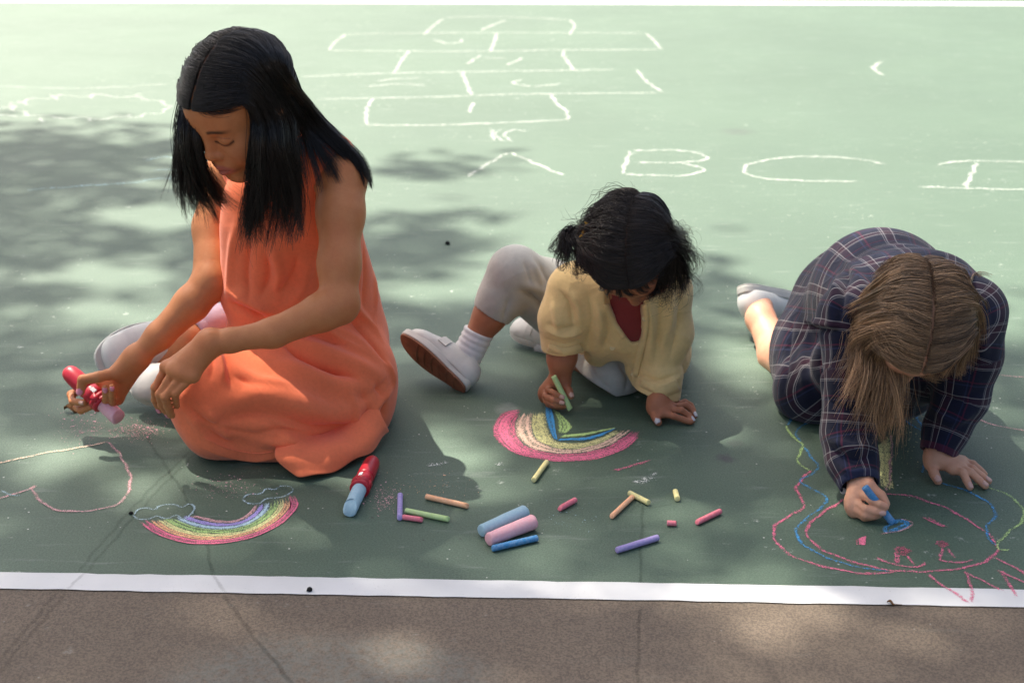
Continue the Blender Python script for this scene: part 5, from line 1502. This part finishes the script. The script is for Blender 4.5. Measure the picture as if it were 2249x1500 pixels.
def person_plaid():
    skin = mat_skin('skin_light')
    SK = np.array((0.62, 0.335, 0.215))
    C = Q(2004, 706, 2.03); R = rot(math.radians(-8), math.radians(70), math.radians(-8)); K = .89
    S = Sdf((.30, 1.80, -.01), (.90, 2.96, .42), .0021)
    hip = Q(1880, 690, 2.50); chest = Q(1985, 690, 2.22); neck0 = Q(2000, 680, 2.14)
    S.chain([hip, Q(1915, 650, 2.36), chest, neck0], [.095, .080, .085, .042], .03)
    S.cone(neck0, C + R @ np.array((0, -.03, -.04)), .036, .036, .02)
    shR, shL = Q(1880, 700, 2.12), Q(2125, 690, 2.13)
    S.cone(neck0, shR, .040, .038, .02); S.cone(neck0, shL, .040, .038, .02)
    add_head(S, C, R, K)
    # drawing arm
    elR, wrR = Q(1866, 940, 2.06), Q(1890, 1058, 1.985)
    S.chain([shR, elR, wrR], [.037, .0295, .0195], .012)
    hand = [[(1882,1080,1.962),(1914,1099,1.928),(1932,1107,1.922),(1945,1113,1.922)], [(1870,1098,1.956),(1902,1118,1.924),(1922,1123,1.920),(1938,1126,1.920)],
            [(1870,1113,1.948),(1900,1131,1.922),(1918,1133,1.922),(1930,1131,1.926)], [(1876,1124,1.945),(1898,1139,1.926),(1910,1141,1.928),(1920,1138,1.932)]]
    hr = [[Q(*p) for p in f] for f in hand]
    for f in hr:
        for p in f: p[2] = max(p[2], .0075)
    tR = [Q(1908, 1066, 1.958), Q(1934, 1087, 1.945), Q(1946, 1106, 1.936)]
    add_hand(S, wrR, hr, .0062, .0052, .0092, .0155, tR, (.0080, .0062), .011)
    # propping arm
    elL, wrL = Q(2118, 850, 2.13), G(2056, 1002, .032)
    S.chain([shL, elL, wrL], [.037, .0295, .0195], .012)
    hl = [[G(2094, 1031, .022), G(2114, 1037, .024), G(2123, 1055, .014), G(2130, 1070, .0065)], [G(2106, 1024, .024), G(2131, 1037, .022), G(2150, 1054, .012), G(2164, 1067, .0065)],
          [G(2111, 1018, .023), G(2136, 1029, .021), G(2156, 1045, .012), G(2171, 1057, .0065)], [G(2113, 1012, .020), G(2137, 1018, .019), G(2152, 1031, .012), G(2163, 1041, .006)]]
    tL = [G(2046, 1020, .022), G(2051, 1039, .015), G(2060, 1056, .0075)]
    add_hand(S, wrL, hl, .0066, .0053, .0090, .0150, tL, (.0082, .0066), .012)
    # legs: knees on the court, shin running back, foot raised
    kn = G(1800, 850, .045); an = Q(1670, 700, 2.70)
    S.chain([hip, kn], [.065, .042], .02); S.chain([kn, Q(1712, 780, 2.60), an, Q(1672, 668, 2.765)], [.042, .0385, .0265, .0240], .02)
    kn2 = G(1960, 850, .045); S.chain([hip, kn2, G(1900, 730, .045)], [.07, .05, .03], .02)
    v, q = S.mesh(); v = relax(v, q, 1, .4)
    colr = np.tile(SK, (len(v), 1))
    paint_head(v, colr, C, R, K, (0.50, 0.17, 0.15), (0.05, 0.03, 0.02))
    body = mesh_obj('person', v, q, skin, None, True, {'Col': colr})
    tag(body, 'brown-haired child in dark plaid dress kneeling on all fours, drawing with blue chalk', 'person', 'children drawing with chalk')
    for f in (hl[0], hl[1], hl[2]): nail(body, f[3], f[2], (.1, -.3, 1), .0058, M_nailn)
    nail(body, tL[2], tL[1], (-.2, -.4, 1), .0072, M_nailn); nail(body, hr[1][3], hr[1][2], (.2, -1, .3), .0058, M_nailn)
    # ---- dress
    MP = mat_plaid()
    D = Sdf((.34, 1.86, -.004), (.94, 2.84, .46), .0027)
    spine = [Q(1885, 668, 2.56), Q(1935, 660, 2.40), Q(1985, 700, 2.24), Q(2000, 700, 2.17)]
    D.chain(spine, [.112, .118, .112, .070], .04)
    D.cone(spine[0], Q(1808, 800, 2.46), .100, .082, .05)                       # skirt down to the knees
    D.cone(Q(1800, 790, 2.46), G(1772, 852, .040), .080, .058, .04); D.cone(Q(1830, 770, 2.45), G(1860, 840, .045), .095, .075, .05)
    D.cone(Q(1822, 665, 2.58), Q(1795, 740, 2.52), .062, .066, .04)
    D.cone(G(1785, 858, .050), G(1850, 850, .05), .058, .07, .04)
    D.cone(spine[1], Q(1960, 800, 2.32), .10, .10, .05)
    D.cone(Q(1935, 660, 2.20), Q(1880, 700, 2.13), .075, .062, .04); D.cone(Q(2060, 660, 2.20), Q(2122, 690, 2.135), .075, .062, .04)
    D.cone(Q(1890, 760, 2.22), Q(1860, 800, 2.25), .06, .06, .04); D.cone(Q(2060, 780, 2.22), Q(2090, 760, 2.20), .075, .07, .04)
    # sleeves
    slR = [Q(1880, 705, 2.12), Q(1872, 830, 2.085), Q(1864, 950, 2.05), Q(1872, 1010, 2.02), Q(1884, 1052, 1.992)]
    D.chain(slR, [.058, .047, .041, .038, .033], .015)
    slL = [Q(2125, 690, 2.13), Q(2128, 780, 2.13), Q(2110, 870, 2.125), Q(2080, 940, 2.115), Q(2064, 984, 2.100)]
    D.chain(slL, [.060, .052, .044, .036, .031], .015)
    # wrists and neck stay free
    dR = unit(slR[4] - slR[3]); D.cone(slR[4] + dR * .047, slR[4] + dR * .075, .045, .04, .0, True); D.cone(slR[4] - dR * .004, slR[4] + dR * .05, .026, .028, .002, True)
    dL = unit(slL[4] - slL[3]); D.cone(slL[4] + dL * .045, slL[4] + dL * .075, .044, .04, .0, True); D.cone(slL[4] - dL * .004, slL[4] + dL * .05, .024, .026, .002, True)
    D.half((0, 0, .003), (0, 0, -1))
    dv, dq = D.mesh(); dv = relax(dv, dq, 2)
    # cloth coordinates: along and around the part each point belongs to
    def cyl(P, ref, rad):
        P = np.array(P); n = len(P) - 1
        L = np.concatenate(([0], np.cumsum(np.linalg.norm(np.diff(P, axis=0), axis=1))))
        d_, u_ = seg_dist(dv, P)
        i = np.minimum((u_ * n).astype(int), n - 1); f = u_ * n - i
        foot = P[i] + (P[i + 1] - P[i]) * f[:, None]
        A = unit(P[-1] - P[0]); rx = unit(np.asarray(ref) - A * (np.asarray(ref) @ A)); ry = np.cross(A, rx)
        w = dv - foot
        return d_, L[i] + (L[i + 1] - L[i]) * f + 0 * d_, np.arctan2(w @ ry, w @ rx) * rad
    a_ = cyl(slR[1:], (0, -1, .2), .042); b_ = cyl(slL[1:], (0, -1, .2), .045)
    p0, p1 = Q(1872, 745, 2.62), Q(1990, 745, 2.16)                             # the trunk as one roll of cloth
    A = unit(p1 - p0); rx = unit(np.array((0, 0, 1.0)) - A * A[2]); ry = np.cross(A, rx)
    w = dv - p0; along_ = w @ A; w = w - along_[:, None] * A
    uvp = np.stack((along_ + .25 * np.maximum(0, .12 - along_) * 0, np.arctan2(w @ ry, w @ rx) * .135), 1)
    tr = np.linalg.norm(w, axis=1)
    isA = (a_[0] < .052) & (dv[:, 2] < .235); isB = (b_[0] < .056) & (dv[:, 2] < .235)
    uvp[isA] = np.stack((a_[2][isA] + .01, a_[1][isA]), 1); uvp[isB] = np.stack((b_[2][isB] + .03, b_[1][isB]), 1)
    sc = Sculpt(dv, dq); sc.wrinkle(.0012, 30, 6)
    def F_(p, w, d): sc.fold(p, w, d, .25, d < 0)
    F_([(1768,712),(1800,724),(1845,726)], .005, -.012); F_([(1768,704),(1805,714),(1848,718)], .006, .007)
    F_([(1850,560),(1880,600),(1900,640)], .010, .006); F_([(1870,570),(1850,640),(1842,720)], .010, -.012); F_([(1842,600),(1828,680),(1836,740)], .010, .008)
    F_([(1740,700),(1730,780),(1720,860)], .009, -.007); F_([(1770,740),(1765,800),(1770,870)], .010, .007); F_([(1795,740),(1800,800),(1805,870)], .009, -.009)
    F_([(1820,880),(1860,900),(1900,890)], .008, -.008); F_([(1820,960),(1870,985),(1915,975)], .009, .009); F_([(1825,985),(1875,1008),(1915,1000)], .007, -.010)
    F_([(1845,1020),(1870,1035),(1910,1030)], .006, .006); F_([(2060,860),(2100,880),(2150,860)], .009, -.008); F_([(2050,900),(2090,925),(2140,905)], .009, .008)
    F_([(2150,640),(2160,720),(2155,790)], .009, .006); F_([(2120,720),(2135,790),(2120,850)], .009, -.008)
    dv2 = sc.done(1)
    dress = mesh_obj('dress', dv2, dq, MP, body, True, {'Plaid': np.concatenate((uvp, np.zeros((len(uvp), 1))), 1)})
    M_bt = mat_plain('pale_button', (0.45, 0.44, 0.40), .35, .4)
    sc = Sculpt(dv2, dq)
    for p in ((1968, 912), (1852, 1078)):
        h = sc.hit(*p)
        if h is not None:
            V, F = lathe([(.0042, 0), (.0050, .0006), (.0050, .0016), (.0042, .0022), (.0028, .0016)], 14)
            mesh_obj('button', V @ frame_of(-unit(ray(*p))).T + h, F, M_bt, dress)
    # ---- shoes
    M_ws = mat_plain('white_canvas', (0.74, 0.735, 0.69), .7, .25, .05, 30, .2, 500)
    ankle = Q(1650, 672, 2.76)
    shoe(body, Q(1630, 632, 2.755), Q(1752, 672, 2.87), unit(np.array((.18, -.50, -.82))), (M_ws, M_rub, M_rub), .038, .060, False, .3)
    # ---- hair
    sk = Skull(v, q, C)
    HC = (0.230, 0.145, 0.080)
    M_hair = mat_hair('brown_hair', .42, .5)
    hc = cap('hair', None, C, R, K, M_hair, body, (0.07, 0.04, 0.022), scalp=(.26, .15, .10))
    o_ = lambda sd, a, b, l=.006: on_skull(C, R, K, sd, a, b, l, sk)
    Lg = []
    for b, w in ((73, ((1972,850,1.98), (1956,905,1.98), (1945,960,1.985))), (71, ((1968,850,1.982), (1953,905,1.98), (1943,960,1.985))), (68, ((1962,850,1.985), (1950,905,1.98), (1942,960,1.985))), (60, ((1930,850,1.985), (1920,910,1.98), (1925,945,1.985))), (46, ((1905,840,1.99), (1890,900,1.985), (1880,935,1.985))), (30, ((1890,810,2.0), (1872,860,1.995), (1855,900,1.99))),
                 (12, ((1882,780,2.02), (1865,830,2.01), (1848,870,2.0))), (-10, ((1880,760,2.05), (1866,810,2.03), (1852,850,2.02))), (-35, ((1884,740,2.08), (1870,790,2.06), (1862,830,2.04))), (-60, ((1890,720,2.10), (1880,770,2.08), (1878,810,2.05)))):
        Lg.append([o_(-1, 2.5, b, .0035), o_(-1, 22, b - 2, .008), o_(-1, 46, b - 4, .013), hang(*w[0])] + [Q(*x) for x in w])
    Rg = []
    for b, w in ((73, ((2025,812,1.972), (2055,828,1.98))), (71, ((2030,814,1.974), (2058,828,1.98))), (68, ((2035,815,1.975), (2060,828,1.98))), (58, ((2070,820,1.98), (2088,830,1.985))), (42, ((2112,800,1.995), (2115,822,2.0))), (26, ((2128,780,2.01), (2130,805,2.01))), (8, ((2142,750,2.03), (2140,790,2.03))), (-15, ((2150,720,2.06), (2150,760,2.06))), (-40, ((2146,690,2.09), (2156,720,2.09))), (-62, ((2130,670,2.11), (2150,690,2.11)))):
        Rg.append([o_(1, 2.5, b, .0035), o_(1, 22, b - 2, .008), o_(1, 46, b - 4, .013), o_(1, 66, b - 7, .016)] + [Q(*x) for x in w])
    strands('hair_strand', [dict(guides=g_, share=.6, even=.12, clump=.25, jit=(.003, .008), per=10, wave=(.005, 7), cut=.8) for g_ in cover(C, R, K, 0, sk=sk)] +
                    [dict(guides=Lg, share=2.2, even=.12, clump=.8, jit=(.002, .016), cut=.55, per=26, wave=(.010, 7), wpow=2, spread=.2, tip=(1.5, 1.45, 1.4)),
                     dict(guides=Rg, share=1.5, even=.12, clump=.5, jit=(.002, .008), per=14, wave=(.003, 6), wpow=2, tip=(1.3, 1.25, 1.2)),
                     dict(guides=[merge(Lg, 4, 0), merge(Lg, 6, 2), merge(Lg, 1, 5), merge(Lg, 3, 1)], share=.5, clump=.6, jit=(.003, .014), per=10, wave=(.007, 7), wpow=2, cut=.7, lift=.006, tip=(1.6, 1.5, 1.4)),
                     dict(guides=[Lg[0], Lg[2], Lg[5]], share=.12, clump=.1, jit=(.003, .022), per=1, wave=(.008, 7), thick=.7, tip=(1.6, 1.5, 1.4)),
                     dict(guides=[[o_(1,60,-50,.01),Q(2140,598,2.14),Q(2165,600,2.14),Q(2180,608,2.14)], [o_(1,60,-45,.01),Q(2130,620,2.13),Q(2150,604,2.13),Q(2176,606,2.13)]], share=.04, clump=.5, jit=(.001, .004), per=10)],
            M_hair, hc, HC, n=7500, seg=16, r=.00040, seed=12, var=.7)
    return body
child_plaid = person_plaid()
held_chalk(Q(1962, 1150, 1.9205), Q(1899, 1069, 1.930), .0056, 'blue', 'blue chalk stick held by the child in plaid', 22)
# ================================================================ the tree whose crown shades the court (stands beyond the frame)
def shade_at(px, py):
    """how much of the sun the crown keeps from a point of the court, by where the photograph shows it"""
    s = 1 / (1 + math.exp(-(py - 600) / 42.0)) * .93
    if px < 900: s = max(s, .62 / (1 + math.exp(-(py - 300) / 18.0)) * (1 / (1 + math.exp((px - 420) / 60))))
    if px < 1000: s = max(s, .60 / (1 + math.exp(-(py - 490) / 20.0)) )
    if px > 1600: s *= 1 / (1 + math.exp(-(py - 660) / 35.0)) * .9 + .1
    def g(cx, cy, rx, ry): return math.exp(-(((px - cx) / rx) ** 2 + ((py - cy) / ry) ** 2))
    for cx, cy, rx, ry, k in ((140, 345, 260, 36, .55), (930, 368, 150, 22, .85), (950, 545, 190, 38, .6), (1150, 482, 70, 12, .45), (160, 530, 260, 28, .5), (1660, 622, 110, 14, .5), (1000, 480, 120, 16, .4)):
        s = s + k * g(cx, cy, rx, ry)
    for cx, cy, rx, ry, k in ((330, 478, 120, 16, .8), (250, 605, 140, 18, .8), (260, 690, 170, 28, .95), (120, 1000, 150, 34, .95), (330, 940, 70, 20, .6), (470, 1035, 80, 30, .5),
                              (1045, 1055, 120, 44, .95), (950, 985, 85, 28, .8), (1430, 1135, 120, 50, .55), (1100, 1235, 110, 36, .45), (2095, 1110, 90, 30, .7), (1640, 1275, 100, 30, .6),
                              (1690, 1400, 180, 60, .7), (1120, 640, 110, 30, .8), (900, 640, 90, 30, .6), (1690, 790, 80, 50, .9), (1730, 893, 60, 14, .7), (2240, 720, 90, 50, .7), (1330, 560, 140, 80, .8), (1980, 560, 180, 70, .8), (740, 380, 90, 60, .7),
                              (1180, 560, 90, 30, .5), (800, 1015, 150, 55, .7), (960, 1075, 120, 50, .5), (640, 960, 110, 40, .5), (1500, 935, 110, 42, .7), (1330, 800, 90, 50, .6), (2060, 930, 150, 55, .8)):
        s = s - 1.3 * k * g(cx, cy, rx * 1.15, ry * 1.15)
    return max(0.0, min(1.0, s))
def build_tree():
    r = np.random.default_rng(5)
    S = np.array(SUN)
    bark = mat_plain('bark', (0.11, 0.085, 0.06), .95, .1, .35, 12, .5, 40)
    lm = Mat('leaf_green', .6, .3)
    lm.color(lm.mix(lm.noise(3, 2), (0.035, 0.085, 0.018), (0.085, 0.16, 0.035)))
    lm.b.inputs['Transmission Weight'].default_value = 0.0
    base = np.array((-5.2, 3.6, 0.0))
    root = empty('tree', tuple(base)); tag(root, 'broad leafy tree whose crown overhangs and shades the court', 'tree')
    fork = base + np.array((.4, -.3, 4.6))
    V, F = tube(smooth_path([base + (0, 0, -.1), base + (.05, -.05, .6), base + (.2, -.3, 2.5), fork], 14), np.linspace(.34, .20, 14), 14)
    adopt(mesh_obj('trunk', V, F, bark), root)
    # leaves on the rays between the sun and the shaded court
    P, N_ = [], []
    want = 24000; tries = 0
    while len(P) < want and tries < 400000:
        tries += 1
        gx, gy = r.uniform(-3.0, 3.0), r.uniform(.2, 5.6)
        q = pix(np.array((gx, gy, 0.0)))[0]
        if r.uniform() > shade_at(q[0], q[1]) ** 1.15: continue
        h = r.uniform(6.6, 9.2)
        P.append(np.array((gx, gy, 0)) + S * (h / S[2])); 
    P = np.array(P)
    n = len(P)
    ax = r.normal(size=(n, 3)); ax[:, 2] *= .5; ax /= np.linalg.norm(ax, axis=1, keepdims=True)
    up = r.normal(size=(n, 3)) * .55 + S; up -= ax * np.sum(up * ax, 1, keepdims=True); up /= np.linalg.norm(up, axis=1, keepdims=True)
    sd_ = np.cross(ax, up)
    L = r.uniform(.05, .085, (n, 1)); Wd = L * r.uniform(.26, .36, (n, 1))
    V = np.stack((P - ax * L, P + sd_ * Wd + up * .008, P + ax * L, P - sd_ * Wd + up * .008), 1).reshape(-1, 3)
    F = np.arange(4 * n).reshape(-1, 4)
    adopt(mesh_obj('crown', V, F, lm.m, smooth=False), root)
    # limbs reaching into the crown
    for i in range(9):
        e = P[r.integers(0, n)] + (0, 0, -.2)
        mid = fork * .55 + e * .45 + np.array((0, 0, .9)) + r.normal(size=3) * .3
        V, F = tube(smooth_path([fork, fork * .8 + mid * .2 + (0, 0, .25), mid, e], 12), np.linspace(.075, .008, 12), 8)
        adopt(mesh_obj('limb', V, F, bark), root)
build_tree()
